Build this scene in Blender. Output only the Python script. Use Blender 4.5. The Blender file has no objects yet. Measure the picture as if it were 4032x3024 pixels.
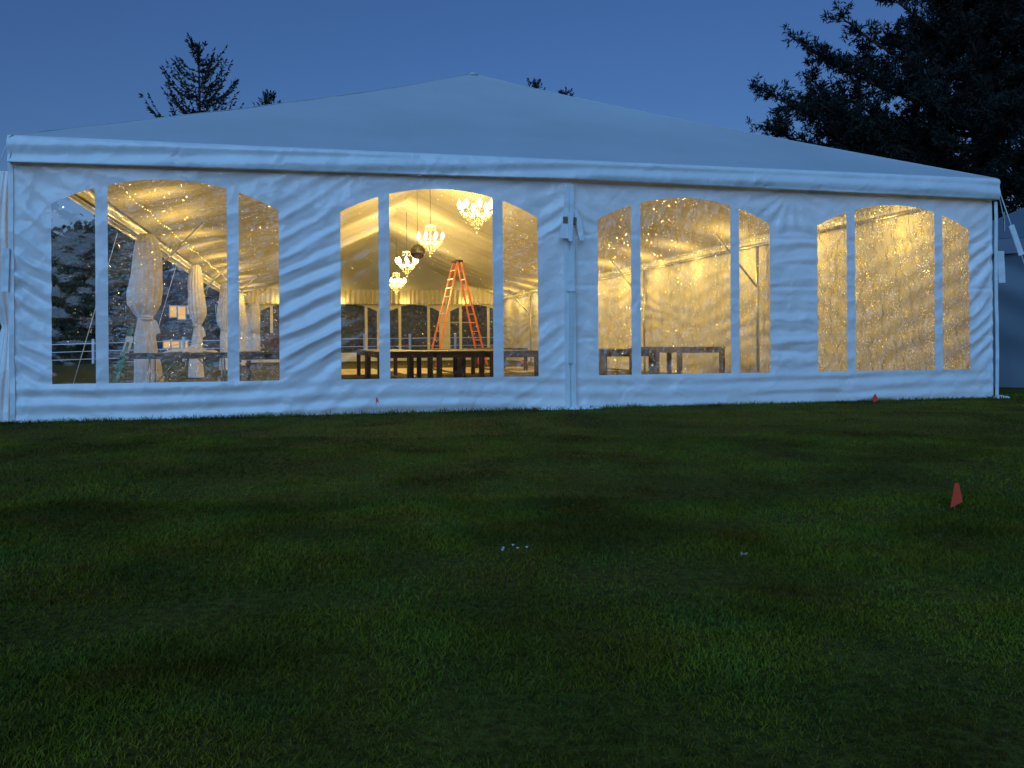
import bpy, math, random
import numpy as np
from mathutils import Vector, Matrix, Euler
R = math.radians
PI = math.pi
rng = np.random.default_rng(7)
random.seed(7)
scene = bpy.context.scene
COL = scene.collection

# ------------------------------------------------------------------ camera
cam_data = bpy.data.cameras.new("camera")
cam = bpy.data.objects.new("camera", cam_data)
COL.objects.link(cam)
cam_data.sensor_width = 36.0
cam_data.lens = 36.0 * 3430.0 / 4032.0
cam_data.shift_y = -162.3 / 4032.0
cam_data.clip_start = 0.05
cam_data.clip_end = 3000.0
cam.matrix_world = (Matrix.Translation((-3.156, -10.11, 0.8047)) @ Matrix.Rotation(-0.2358, 4, 'Z')
                    @ Matrix.Rotation(PI / 2, 4, 'X') @ Matrix.Rotation(-0.0069, 4, 'Z'))
scene.camera = cam

# ------------------------------------------------------------------ sky and sun (dusk)
SUN_EL, SUN_AZ = R(5.0), R(206.0)          # azimuth: clockwise from +Y, behind the camera
world = bpy.data.worlds.new("World")
scene.world = world
world.use_nodes = True
nt = world.node_tree
nt.nodes.clear()
wo = nt.nodes.new('ShaderNodeOutputWorld')
bg = nt.nodes.new('ShaderNodeBackground')
sky = nt.nodes.new('ShaderNodeTexSky')
sky.sky_type = 'NISHITA'
sky.sun_disc = False
sky.sun_elevation = SUN_EL
sky.sun_rotation = SUN_AZ
sky.altitude = 0.0
sky.air_density = 1.0
sky.dust_density = 0.35
sky.ozone_density = 5.0
bg.inputs['Strength'].default_value = 0.13
wb = nt.nodes.new('ShaderNodeMix'); wb.data_type = 'RGBA'; wb.blend_type = 'MULTIPLY'
wb.inputs['Factor'].default_value = 1.0
wb.inputs[7].default_value = (1.62, 0.97, 1.02, 1.0)      # camera white balance, same in every direction
nt.links.new(sky.outputs[0], wb.inputs[6])
nt.links.new(wb.outputs[2], bg.inputs['Color'])
nt.links.new(bg.outputs[0], wo.inputs['Surface'])

sun_d = bpy.data.lights.new("dusk_sun", 'SUN')
sun_d.energy = 1.85
sun_d.angle = R(60.0)
sun_d.color = (0.21, 0.53, 1.0)
sun = bpy.data.objects.new("dusk_sun", sun_d)
COL.objects.link(sun)
_el = R(33.0)
_d = Vector((math.sin(SUN_AZ) * math.cos(_el), math.cos(SUN_AZ) * math.cos(_el), math.sin(_el)))
sun.rotation_euler = _d.to_track_quat('Z', 'Y').to_euler()

scene.view_settings.view_transform = 'Standard'
scene.view_settings.look = 'None'
scene.view_settings.exposure = 0.0
scene.view_settings.gamma = 1.0
scene.view_settings.use_curve_mapping = False
cy = scene.cycles
cy.use_denoising = True
cy.max_bounces = 10
cy.diffuse_bounces = 7
cy.glossy_bounces = 3
cy.transmission_bounces = 4
cy.transparent_max_bounces = 16
cy.sample_clamp_indirect = 4.0
cy.sample_clamp_direct = 0.0
cy.caustics_reflective = False
cy.caustics_refractive = False

# ------------------------------------------------------------------ materials
def nodes_of(name):
    m = bpy.data.materials.new(name)
    m.use_nodes = True
    t = m.node_tree
    t.nodes.clear()
    out = t.nodes.new('ShaderNodeOutputMaterial')
    return m, t, out

def N(t, kind, **kw):
    n = t.nodes.new(kind)
    for k, v in kw.items():
        if k in n.inputs.keys() if hasattr(n.inputs, 'keys') else False:
            n.inputs[k].default_value = v
        else:
            setattr(n, k, v)
    return n

def mat(name, c1, c2=None, rough=0.6, scale=4.0, spec=0.4, bump=0.0, bscale=40.0, metal=0.0, stretch=None, trans=0.0, detail=6.0):
    m, t, out = nodes_of(name)
    L = t.links.new
    p = t.nodes.new('ShaderNodeBsdfPrincipled')
    p.inputs['Roughness'].default_value = rough
    p.inputs['Metallic'].default_value = metal
    p.inputs['Specular IOR Level'].default_value = spec
    tc = t.nodes.new('ShaderNodeTexCoord')
    mp = t.nodes.new('ShaderNodeMapping')
    if stretch:
        mp.inputs['Scale'].default_value = stretch
    L(tc.outputs['Object'], mp.inputs['Vector'])
    if c2 is not None:
        nz = t.nodes.new('ShaderNodeTexNoise')
        nz.inputs['Scale'].default_value = scale
        nz.inputs['Detail'].default_value = detail
        nz.inputs['Roughness'].default_value = 0.6
        L(mp.outputs[0], nz.inputs['Vector'])
        cr = t.nodes.new('ShaderNodeValToRGB')
        cr.color_ramp.elements[0].position = 0.3
        cr.color_ramp.elements[1].position = 0.7
        cr.color_ramp.elements[0].color = (*c1, 1)
        cr.color_ramp.elements[1].color = (*c2, 1)
        L(nz.outputs['Fac'], cr.inputs['Fac'])
        L(cr.outputs[0], p.inputs['Base Color'])
    else:
        p.inputs['Base Color'].default_value = (*c1, 1)
    if bump > 0:
        nb = t.nodes.new('ShaderNodeTexNoise')
        nb.inputs['Scale'].default_value = bscale
        nb.inputs['Detail'].default_value = 5.0
        L(mp.outputs[0], nb.inputs['Vector'])
        b = t.nodes.new('ShaderNodeBump')
        b.inputs['Strength'].default_value = bump
        b.inputs['Distance'].default_value = 0.01
        L(nb.outputs['Fac'], b.inputs['Height'])
        L(b.outputs[0], p.inputs['Normal'])
    sh = p.outputs[0]
    if trans > 0:
        tr = t.nodes.new('ShaderNodeBsdfTranslucent')
        tr.inputs['Color'].default_value = (*[min(1, x * 1.05) for x in c1], 1)
        mx = t.nodes.new('ShaderNodeMixShader')
        mx.inputs[0].default_value = trans
        L(sh, mx.inputs[1]); L(tr.outputs[0], mx.inputs[2])
        sh = mx.outputs[0]
    L(sh, out.inputs['Surface'])
    return m

def emit_mat(name, color, strength):
    m, t, out = nodes_of(name)
    e = t.nodes.new('ShaderNodeEmission')
    e.inputs['Color'].default_value = (*color, 1)
    e.inputs['Strength'].default_value = strength
    t.links.new(e.outputs[0], out.inputs['Surface'])
    try:
        m.cycles.emission_sampling = 'NONE'
    except Exception:
        pass
    return m

def film_mat(name, crumple, glitter, haze, stretch=(1.0, 1.0, 1.7), rot=25, ior=1.85):
    """clear vinyl sheet: see-through, glossy, creased; creases scatter the light that falls on them"""
    m, t, out = nodes_of(name)
    L = t.links.new
    tc = t.nodes.new('ShaderNodeTexCoord')
    mp = t.nodes.new('ShaderNodeMapping')
    mp.inputs['Rotation'].default_value = (0, R(rot), 0)
    mp.inputs['Scale'].default_value = stretch
    L(tc.outputs['Object'], mp.inputs['Vector'])
    nw = t.nodes.new('ShaderNodeTexNoise')
    nw.inputs['Scale'].default_value = 3.0
    nw.inputs['Detail'].default_value = 2.0
    L(mp.outputs[0], nw.inputs['Vector'])
    wv = t.nodes.new('ShaderNodeVectorMath'); wv.operation = 'MULTIPLY_ADD'
    wv.inputs[1].default_value = (0.35, 0.35, 0.35)
    L(nw.outputs['Color'], wv.inputs[0]); L(mp.outputs[0], wv.inputs[2])
    nz = t.nodes.new('ShaderNodeTexVoronoi')
    nz.inputs['Scale'].default_value = 5.5
    L(wv.outputs[0], nz.inputs['Vector'])
    n2 = t.nodes.new('ShaderNodeTexVoronoi')
    n2.inputs['Scale'].default_value = 15.0
    L(wv.outputs[0], n2.inputs['Vector'])
    ad = t.nodes.new('ShaderNodeMath'); ad.operation = 'MULTIPLY_ADD'
    ad.inputs[1].default_value = 0.36
    L(n2.outputs['Distance'], ad.inputs[0]); L(nz.outputs['Distance'], ad.inputs[2])
    nf = t.nodes.new('ShaderNodeTexVoronoi')
    nf.inputs['Scale'].default_value = 34.0
    L(wv.outputs[0], nf.inputs['Vector'])
    af = t.nodes.new('ShaderNodeMath'); af.operation = 'MULTIPLY_ADD'
    af.inputs[1].default_value = 0.13
    L(nf.outputs['Distance'], af.inputs[0]); L(ad.outputs[0], af.inputs[2])
    ad = af
    b = t.nodes.new('ShaderNodeBump')
    b.inputs['Strength'].default_value = min(1.0, crumple)
    b.inputs['Distance'].default_value = 0.10
    L(ad.outputs[0], b.inputs['Height'])
    gl = t.nodes.new('ShaderNodeBsdfGlossy')
    gl.inputs['Roughness'].default_value = 0.10
    gl.inputs['Color'].default_value = (1, 1, 1, 1)
    L(b.outputs[0], gl.inputs['Normal'])
    fr = t.nodes.new('ShaderNodeFresnel')
    fr.inputs['IOR'].default_value = ior
    L(b.outputs[0], fr.inputs['Normal'])
    tr = t.nodes.new('ShaderNodeBsdfTransparent')
    tr.inputs['Color'].default_value = (0.97, 0.97, 0.96, 1)
    mx = t.nodes.new('ShaderNodeMixShader')
    L(fr.outputs[0], mx.inputs[0]); L(tr.outputs[0], mx.inputs[1]); L(gl.outputs[0], mx.inputs[2])
    # milky scatter of the creased plastic
    tl = t.nodes.new('ShaderNodeBsdfTranslucent')
    tl.inputs['Color'].default_value = (0.9, 0.9, 0.9, 1)
    df = t.nodes.new('ShaderNodeBsdfDiffuse')
    df.inputs['Color'].default_value = (0.85, 0.85, 0.85, 1)
    L(b.outputs[0], tl.inputs['Normal']); L(b.outputs[0], df.inputs['Normal'])
    hz = t.nodes.new('ShaderNodeMixShader'); hz.inputs[0].default_value = 0.4
    L(tl.outputs[0], hz.inputs[1]); L(df.outputs[0], hz.inputs[2])
    hm = t.nodes.new('ShaderNodeMapRange')
    hm.inputs['From Min'].default_value = 0.42
    hm.inputs['From Max'].default_value = 0.85
    hm.inputs['To Min'].default_value = haze * 0.25
    hm.inputs['To Max'].default_value = haze * 2.2
    L(ad.outputs[0], hm.inputs['Value'])
    m2 = t.nodes.new('ShaderNodeMixShader')
    L(hm.outputs[0], m2.inputs[0]); L(mx.outputs[0], m2.inputs[1]); L(hz.outputs[0], m2.inputs[2])
    last = m2.outputs[0]
    if glitter > 0:
        vo = t.nodes.new('ShaderNodeTexVoronoi')
        vo.inputs['Scale'].default_value = 78.0
        vm = t.nodes.new('ShaderNodeMapping')
        vm.inputs['Rotation'].default_value = (0, R(-32), 0)
        vm.inputs['Scale'].default_value = (1.0, 1.0, 0.62)
        L(tc.outputs['Object'], vm.inputs['Vector'])
        L(vm.outputs[0], vo.inputs['Vector'])
        geo = t.nodes.new('ShaderNodeNewGeometry')
        s1 = t.nodes.new('ShaderNodeVectorMath'); s1.operation = 'SUBTRACT'
        s1.inputs[1].default_value = (0.5, 0.5, 0.5)
        L(vo.outputs['Color'], s1.inputs[0])
        s2 = t.nodes.new('ShaderNodeVectorMath'); s2.operation = 'SCALE'
        s2.inputs['Scale'].default_value = 3.2
        L(s1.outputs[0], s2.inputs[0])
        s3 = t.nodes.new('ShaderNodeVectorMath'); s3.operation = 'ADD'
        L(s2.outputs[0], s3.inputs[0]); L(geo.outputs['Normal'], s3.inputs[1])
        s4 = t.nodes.new('ShaderNodeVectorMath'); s4.operation = 'NORMALIZE'
        L(s3.outputs[0], s4.inputs[0])
        rf = t.nodes.new('ShaderNodeBsdfRefraction')
        rf.inputs['IOR'].default_value = 2.3
        rf.inputs['Roughness'].default_value = 0.25
        L(s4.outputs[0], rf.inputs['Normal'])
        # glint dots added over the film in noise patches
        n3 = t.nodes.new('ShaderNodeTexNoise')
        n3.inputs['Scale'].default_value = 3.2
        n3.inputs['Detail'].default_value = 3.0
        n3.inputs['Distortion'].default_value = 1.0
        L(mp.outputs[0], n3.inputs['Vector'])
        thr = t.nodes.new('ShaderNodeMapRange')
        thr.inputs['From Min'].default_value = 0.40
        thr.inputs['From Max'].default_value = 0.62
        thr.inputs['To Min'].default_value = 0.0
        thr.inputs['To Max'].default_value = glitter
        L(n3.outputs['Fac'], thr.inputs['Value'])
        sx = t.nodes.new('ShaderNodeSeparateColor')
        L(vo.outputs['Color'], sx.inputs[0])
        lt = t.nodes.new('ShaderNodeMath'); lt.operation = 'LESS_THAN'
        L(sx.outputs[0], lt.inputs[0]); L(thr.outputs[0], lt.inputs[1])
        dd = t.nodes.new('ShaderNodeMath'); dd.operation = 'LESS_THAN'
        dr = t.nodes.new('ShaderNodeMath'); dr.operation = 'MULTIPLY_ADD'
        dr.inputs[1].default_value = 0.36; dr.inputs[2].default_value = 0.14
        L(sx.outputs[2], dr.inputs[0])
        L(vo.outputs['Distance'], dd.inputs[0]); L(dr.outputs[0], dd.inputs[1])
        mk = t.nodes.new('ShaderNodeMath'); mk.operation = 'MULTIPLY'
        L(lt.outputs[0], mk.inputs[0]); L(dd.outputs[0], mk.inputs[1])
        cc = t.nodes.new('ShaderNodeCombineColor')
        for q, gain in enumerate((1.0, .90, .58)):  # warm lamp tint painted into the glint dots
            gm = t.nodes.new('ShaderNodeMath'); gm.operation = 'MULTIPLY'; gm.inputs[1].default_value = gain
            L(mk.outputs[0], gm.inputs[0]); L(gm.outputs[0], cc.inputs[q])
        L(cc.outputs[0], rf.inputs['Color'])
        # a second added glint lobe per dot, leaning another way
        sw = t.nodes.new('ShaderNodeVectorMath'); sw.operation = 'MULTIPLY'
        sw.inputs[1].default_value = (-1.0, 0.6, 1.0)
        L(s2.outputs[0], sw.inputs[0])
        sb = t.nodes.new('ShaderNodeVectorMath'); sb.operation = 'ADD'
        L(sw.outputs[0], sb.inputs[0]); L(geo.outputs['Normal'], sb.inputs[1])
        sn = t.nodes.new('ShaderNodeVectorMath'); sn.operation = 'NORMALIZE'
        L(sb.outputs[0], sn.inputs[0])
        r2 = t.nodes.new('ShaderNodeBsdfRefraction')
        r2.inputs['IOR'].default_value = 1.7
        r2.inputs['Roughness'].default_value = 0.24
        L(sn.outputs[0], r2.inputs['Normal']); L(cc.outputs[0], r2.inputs['Color'])
        a1 = t.nodes.new('ShaderNodeAddShader'); L(rf.outputs[0], a1.inputs[0]); L(r2.outputs[0], a1.inputs[1])
        a2 = t.nodes.new('ShaderNodeAddShader'); L(last, a2.inputs[0]); L(a1.outputs[0], a2.inputs[1])
        last = a2.outputs[0]
    L(last, out.inputs['Surface'])
    return m

def vinyl_mat(name, c1, c2, crease=0.5, trans=0.045):
    """coated tent cloth: glossy, with packing creases and small dents"""
    m, t, out = nodes_of(name)
    L = t.links.new
    p = t.nodes.new('ShaderNodeBsdfPrincipled')
    p.inputs['Specular IOR Level'].default_value = 0.5
    tc = t.nodes.new('ShaderNodeTexCoord')
    nz = t.nodes.new('ShaderNodeTexNoise'); nz.inputs['Scale'].default_value = 1.3; nz.inputs['Detail'].default_value = 5
    L(tc.outputs['Object'], nz.inputs['Vector'])
    cr = t.nodes.new('ShaderNodeValToRGB')
    cr.color_ramp.elements[0].position = .3; cr.color_ramp.elements[1].position = .7
    cr.color_ramp.elements[0].color = (*c1, 1); cr.color_ramp.elements[1].color = (*c2, 1)
    L(nz.outputs['Fac'], cr.inputs['Fac']); L(cr.outputs[0], p.inputs['Base Color'])
    rg = t.nodes.new('ShaderNodeMapRange'); rg.inputs['To Min'].default_value = .14; rg.inputs['To Max'].default_value = .32
    L(nz.outputs['Fac'], rg.inputs['Value']); L(rg.outputs[0], p.inputs['Roughness'])
    wp = t.nodes.new('ShaderNodeTexNoise'); wp.inputs['Scale'].default_value = 2.2; wp.inputs['Detail'].default_value = 3
    L(tc.outputs['Object'], wp.inputs['Vector'])
    wv = t.nodes.new('ShaderNodeVectorMath'); wv.operation = 'MULTIPLY_ADD'; wv.inputs[1].default_value = (.5, .5, .5)
    L(wp.outputs['Color'], wv.inputs[0]); L(tc.outputs['Object'], wv.inputs[2])
    v1 = t.nodes.new('ShaderNodeTexVoronoi'); v1.inputs['Scale'].default_value = 2.6
    v2 = t.nodes.new('ShaderNodeTexVoronoi'); v2.inputs['Scale'].default_value = 8.0
    L(wv.outputs[0], v1.inputs['Vector']); L(wv.outputs[0], v2.inputs['Vector'])
    # dents only where the cloth was crumpled
    mk = t.nodes.new('ShaderNodeMapRange'); mk.inputs['From Min'].default_value = .5; mk.inputs['From Max'].default_value = .68
    mk.inputs['To Max'].default_value = .45
    L(wp.outputs['Fac'], mk.inputs['Value'])
    mm = t.nodes.new('ShaderNodeMath'); mm.operation = 'MULTIPLY'
    L(v2.outputs['Distance'], mm.inputs[0]); L(mk.outputs[0], mm.inputs[1])
    ad = t.nodes.new('ShaderNodeMath'); ad.operation = 'ADD'
    L(v1.outputs['Distance'], ad.inputs[0]); L(mm.outputs[0], ad.inputs[1])
    b = t.nodes.new('ShaderNodeBump'); b.inputs['Strength'].default_value = crease; b.inputs['Distance'].default_value = .06
    L(ad.outputs[0], b.inputs['Height']); L(b.outputs[0], p.inputs['Normal'])
    tr = t.nodes.new('ShaderNodeBsdfTranslucent'); tr.inputs['Color'].default_value = (*c2, 1)
    mx = t.nodes.new('ShaderNodeMixShader'); mx.inputs[0].default_value = trans
    L(p.outputs[0], mx.inputs[1]); L(tr.outputs[0], mx.inputs[2]); L(mx.outputs[0], out.inputs['Surface'])
    return m

M = {}
M['vinyl'] = vinyl_mat('white_vinyl', (0.80, 0.81, 0.80), (0.86, 0.87, 0.86), 0.50, 0.048)
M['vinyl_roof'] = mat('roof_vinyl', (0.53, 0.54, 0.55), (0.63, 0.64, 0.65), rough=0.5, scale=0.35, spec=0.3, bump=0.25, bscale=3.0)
M['vinyl_in'] = mat('side_wall_vinyl', (0.74, 0.72, 0.66), (0.82, 0.80, 0.74), rough=0.45, scale=1.2, spec=0.3, bump=0.5, bscale=6.0)
M['liner'] = mat('ceiling_cloth', (0.64, 0.60, 0.50), (0.72, 0.68, 0.57), rough=0.8, scale=1.5, spec=0.1, bump=0.6, bscale=3.0, stretch=(0.25, 3.0, 0.6))
M['drape'] = mat('curtain_cloth', (0.80, 0.76, 0.72), (0.86, 0.82, 0.78), rough=0.85, scale=3.0, spec=0.1, bump=0.5, bscale=14.0, trans=0.22)
M['webbing'] = mat('webbing', (0.62, 0.63, 0.60), (0.74, 0.74, 0.70), rough=0.7, scale=30, bump=0.3, bscale=200)
M['alu'] = mat('aluminium', (0.55, 0.55, 0.54), (0.65, 0.65, 0.63), rough=0.38, metal=0.9, scale=12)
M['brass'] = mat('ratchet_metal', (0.30, 0.22, 0.08), (0.42, 0.33, 0.12), rough=0.35, metal=0.9, scale=30)
M['film_clear'] = film_mat('clear_vinyl_smooth', 0.03, 0.05, 0.010, ior=1.5)
M['film_mid'] = film_mat('clear_vinyl_creased', 0.55, 0.20, 0.07, ior=1.70)
M['film_crumple'] = film_mat('clear_vinyl_crumpled', 0.85, 0.52, 0.13, (1.5, 1.0, 0.8), -20)
M['film_streak'] = film_mat('clear_vinyl_streaked', 0.75, 0.26, 0.12, (1.6, 1.0, 0.7), 12)
M['wood'] = mat('dark_wood', (0.030, 0.018, 0.012), (0.075, 0.045, 0.030), rough=0.55, scale=8, stretch=(6, 1, 6), bump=0.3, bscale=30)
M['wood_leg'] = mat('dark_wood_leg', (0.035, 0.020, 0.014), (0.085, 0.050, 0.032), rough=0.5, scale=8, stretch=(6, 6, 1), bump=0.3, bscale=30)
M['ply'] = mat('plywood', (0.42, 0.32, 0.18), (0.55, 0.43, 0.26), rough=0.7, scale=3, stretch=(8, 1, 1))
M['orange'] = mat('orange_fibreglass', (0.80, 0.13, 0.02), (0.90, 0.19, 0.04), rough=0.4, scale=6)
M['dark_plastic'] = mat('dark_plastic', (0.02, 0.02, 0.022), (0.04, 0.04, 0.045), rough=0.5, scale=8)
M['mirror'] = mat('mirror_tile', (0.22, 0.20, 0.17), (0.32, 0.29, 0.25), rough=0.2, metal=1.0, scale=9)
M['bulb'] = emit_mat('bulb_glow', (1.0, 0.80, 0.45), 16.0)
M['fairy'] = emit_mat('fairy_glow', (1.0, 0.72, 0.12), 5.0)
M['lit_window'] = emit_mat('lit_window_glow', (1.0, 0.58, 0.18), 0.9)
M['green_rail'] = mat('green_fibreglass', (0.015, 0.20, 0.14), (0.025, 0.25, 0.18), rough=0.5, scale=3)
M['paper'] = mat('paper', (0.55, 0.58, 0.58), (0.68, 0.7, 0.7), rough=0.8, scale=6)
M['carton'] = mat('carton', (0.16, 0.085, 0.05), (0.22, 0.12, 0.07), rough=0.8, scale=4)
M['white_paint'] = mat('white_rail', (0.70, 0.71, 0.72), (0.80, 0.80, 0.80), rough=0.5, scale=3)
M['house'] = mat('house_siding', (0.035, 0.038, 0.042), (0.05, 0.054, 0.06), rough=0.8, scale=2)
M['shingle'] = mat('house_roof', (0.035, 0.035, 0.04), (0.06, 0.06, 0.065), rough=0.9, scale=3)
M['bark'] = mat('bark', (0.030, 0.024, 0.020), (0.055, 0.045, 0.035), rough=0.95, scale=6, stretch=(3, 3, 0.6), bump=0.6, bscale=8)
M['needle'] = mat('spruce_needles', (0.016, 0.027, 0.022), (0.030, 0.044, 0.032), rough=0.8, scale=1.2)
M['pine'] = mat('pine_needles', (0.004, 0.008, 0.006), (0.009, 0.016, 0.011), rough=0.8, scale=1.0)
M['leaf'] = mat('tree_leaves', (0.025, 0.045, 0.022), (0.055, 0.085, 0.035), rough=0.8, scale=0.5)
M['flag'] = mat('flag_plastic', (0.95, 0.11, 0.05), (0.97, 0.14, 0.07), rough=0.5, scale=10, trans=0.3)
M['wire'] = mat('flag_wire', (0.25, 0.25, 0.25), None, rough=0.4, metal=0.8)
M['petal'] = mat('petal', (0.75, 0.75, 0.70), None, rough=0.8)
M['stem'] = mat('flower_stem', (0.04, 0.08, 0.02), None, rough=0.8)
M['dry_leaf'] = mat('pale_leaf', (0.26, 0.25, 0.18), (0.36, 0.34, 0.25), rough=0.8, scale=20)
M['shaded_canvas'] = mat('shade_toned_canvas', (0.11, 0.14, 0.17), (0.14, 0.17, 0.205), rough=0.6, scale=1.5, bump=0.3, bscale=3)  # second tent's shade is put into this darker cloth colour

def crystal_mat():
    m, t, out = nodes_of('crystal')
    g = t.nodes.new('ShaderNodeBsdfGlossy'); g.inputs['Roughness'].default_value = 0.05
    g.inputs['Color'].default_value = (0.9, 0.75, 0.45, 1)
    tr = t.nodes.new('ShaderNodeBsdfTransparent')
    tl = t.nodes.new('ShaderNodeBsdfTranslucent'); tl.inputs['Color'].default_value = (0.9, 0.85, 0.7, 1)
    a = t.nodes.new('ShaderNodeMixShader'); a.inputs[0].default_value = 0.16
    b = t.nodes.new('ShaderNodeMixShader'); b.inputs[0].default_value = 0.14
    t.links.new(tr.outputs[0], a.inputs[1]); t.links.new(g.outputs[0], a.inputs[2])
    t.links.new(a.outputs[0], b.inputs[1]); t.links.new(tl.outputs[0], b.inputs[2])
    t.links.new(b.outputs[0], out.inputs['Surface'])
    return m
M['crystal'] = crystal_mat()

def lawn_mat():
    m, t, out = nodes_of('lawn')
    L = t.links.new
    p = t.nodes.new('ShaderNodeBsdfPrincipled')
    p.inputs['Roughness'].default_value = 0.95
    p.inputs['Specular IOR Level'].default_value = 0.1
    tc = t.nodes.new('ShaderNodeTexCoord')
    a = t.nodes.new('ShaderNodeTexNoise'); a.inputs['Scale'].default_value = 1.1; a.inputs['Detail'].default_value = 8
    b = t.nodes.new('ShaderNodeTexNoise'); b.inputs['Scale'].default_value = 30; b.inputs['Detail'].default_value = 6
    L(tc.outputs['Object'], a.inputs['Vector']); L(tc.outputs['Object'], b.inputs['Vector'])
    c1 = t.nodes.new('ShaderNodeValToRGB')
    e = c1.color_ramp.elements
    e[0].position = 0.3; e[0].color = (0.075, 0.072, 0.014, 1)
    e[1].position = 0.7; e[1].color = (0.115, 0.115, 0.018, 1)
    c2 = t.nodes.new('ShaderNodeValToRGB')
    e = c2.color_ramp.elements
    e[0].position = 0.35; e[0].color = (0.45, 0.42, 0.40, 1)
    e[1].position = 0.7; e[1].color = (1.1, 1.1, 1.0, 1)
    L(a.outputs['Fac'], c1.inputs['Fac']); L(b.outputs['Fac'], c2.inputs['Fac'])
    mx = t.nodes.new('ShaderNodeMix'); mx.data_type = 'RGBA'; mx.blend_type = 'MULTIPLY'
    mx.inputs['Factor'].default_value = 1.0
    L(c1.outputs[0], mx.inputs[6]); L(c2.outputs[0], mx.inputs[7])
    L(mx.outputs[2], p.inputs['Base Color'])
    bp = t.nodes.new('ShaderNodeBump'); bp.inputs['Strength'].default_value = 0.8; bp.inputs['Distance'].default_value = 0.03
    L(b.outputs['Fac'], bp.inputs['Height']); L(bp.outputs[0], p.inputs['Normal'])
    L(p.outputs[0], out.inputs['Surface'])
    return m
M['lawn'] = lawn_mat()

def grass_mat():
    m, t, out = nodes_of('grass_blades')
    L = t.links.new
    p = t.nodes.new('ShaderNodeBsdfPrincipled')
    p.inputs['Roughness'].default_value = 0.6
    p.inputs['Specular IOR Level'].default_value = 0.05
    geo = t.nodes.new('ShaderNodeNewGeometry')
    cr = t.nodes.new('ShaderNodeValToRGB')
    e = cr.color_ramp.elements
    e[0].position = 0.0; e[0].color = (0.090, 0.102, 0.009, 1)
    e[1].position = 1.0; e[1].color = (0.24, 0.165, 0.030, 1)
    k = e.new(0.55); k.color = (0.150, 0.155, 0.013, 1)
    k = e.new(0.85); k.color = (0.185, 0.170, 0.017, 1)
    L(geo.outputs['Random Per Island'], cr.inputs['Fac'])
    tc = t.nodes.new('ShaderNodeTexCoord')
    nz = t.nodes.new('ShaderNodeTexNoise'); nz.inputs['Scale'].default_value = 1.3; nz.inputs['Detail'].default_value = 6
    L(tc.outputs['Object'], nz.inputs['Vector'])
    c2 = t.nodes.new('ShaderNodeValToRGB')
    e = c2.color_ramp.elements
    e[0].position = 0.38; e[0].color = (0.42, 0.37, 0.38, 1)
    e[1].position = 0.62; e[1].color = (0.98, 1.08, 0.95, 1)
    L(nz.outputs['Fac'], c2.inputs['Fac'])
    mx = t.nodes.new('ShaderNodeMix'); mx.data_type = 'RGBA'; mx.blend_type = 'MULTIPLY'
    mx.inputs['Factor'].default_value = 1.0
    L(cr.outputs[0], mx.inputs[6]); L(c2.outputs[0], mx.inputs[7])
    n5 = t.nodes.new('ShaderNodeTexNoise'); n5.inputs['Scale'].default_value = 2.7; n5.inputs['Detail'].default_value = 3
    L(tc.outputs['Object'], n5.inputs['Vector'])
    c5 = t.nodes.new('ShaderNodeValToRGB')
    e = c5.color_ramp.elements
    e[0].position = 0.34; e[0].color = (1.15, 0.80, 0.75, 1)
    e[1].position = 0.66; e[1].color = (0.72, 1.0, 1.35, 1)
    k = e.new(0.5); k.color = (1.0, 1.05, 0.9, 1)
    L(n5.outputs['Fac'], c5.inputs['Fac'])
    my = t.nodes.new('ShaderNodeMix'); my.data_type = 'RGBA'; my.blend_type = 'MULTIPLY'
    my.inputs['Factor'].default_value = 1.0
    L(mx.outputs[2], my.inputs[6]); L(c5.outputs[0], my.inputs[7])
    L(my.outputs[2], p.inputs['Base Color'])
    L(p.outputs[0], out.inputs['Surface'])
    return m
M['grass'] = grass_mat()

# ------------------------------------------------------------------ helpers
def vnoise(x, y, seed=0):
    """smooth 2-D value noise in [-1, 1]"""
    x = np.asarray(x, float); y = np.asarray(y, float)
    g = np.random.default_rng(seed).uniform(-1, 1, (64, 64))
    xi = np.floor(x).astype(int); yi = np.floor(y).astype(int)
    fx = x - xi; fy = y - yi
    fx = fx * fx * (3 - 2 * fx); fy = fy * fy * (3 - 2 * fy)
    a = g[xi % 64, yi % 64]; b = g[(xi + 1) % 64, yi % 64]
    c = g[xi % 64, (yi + 1) % 64]; d = g[(xi + 1) % 64, (yi + 1) % 64]
    return (a * (1 - fx) + b * fx) * (1 - fy) + (c * (1 - fx) + d * fx) * fy

def smooth(a, b, x):
    t = np.clip((np.asarray(x, float) - a) / (b - a), 0, 1)
    return t * t * (3 - 2 * t)

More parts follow.
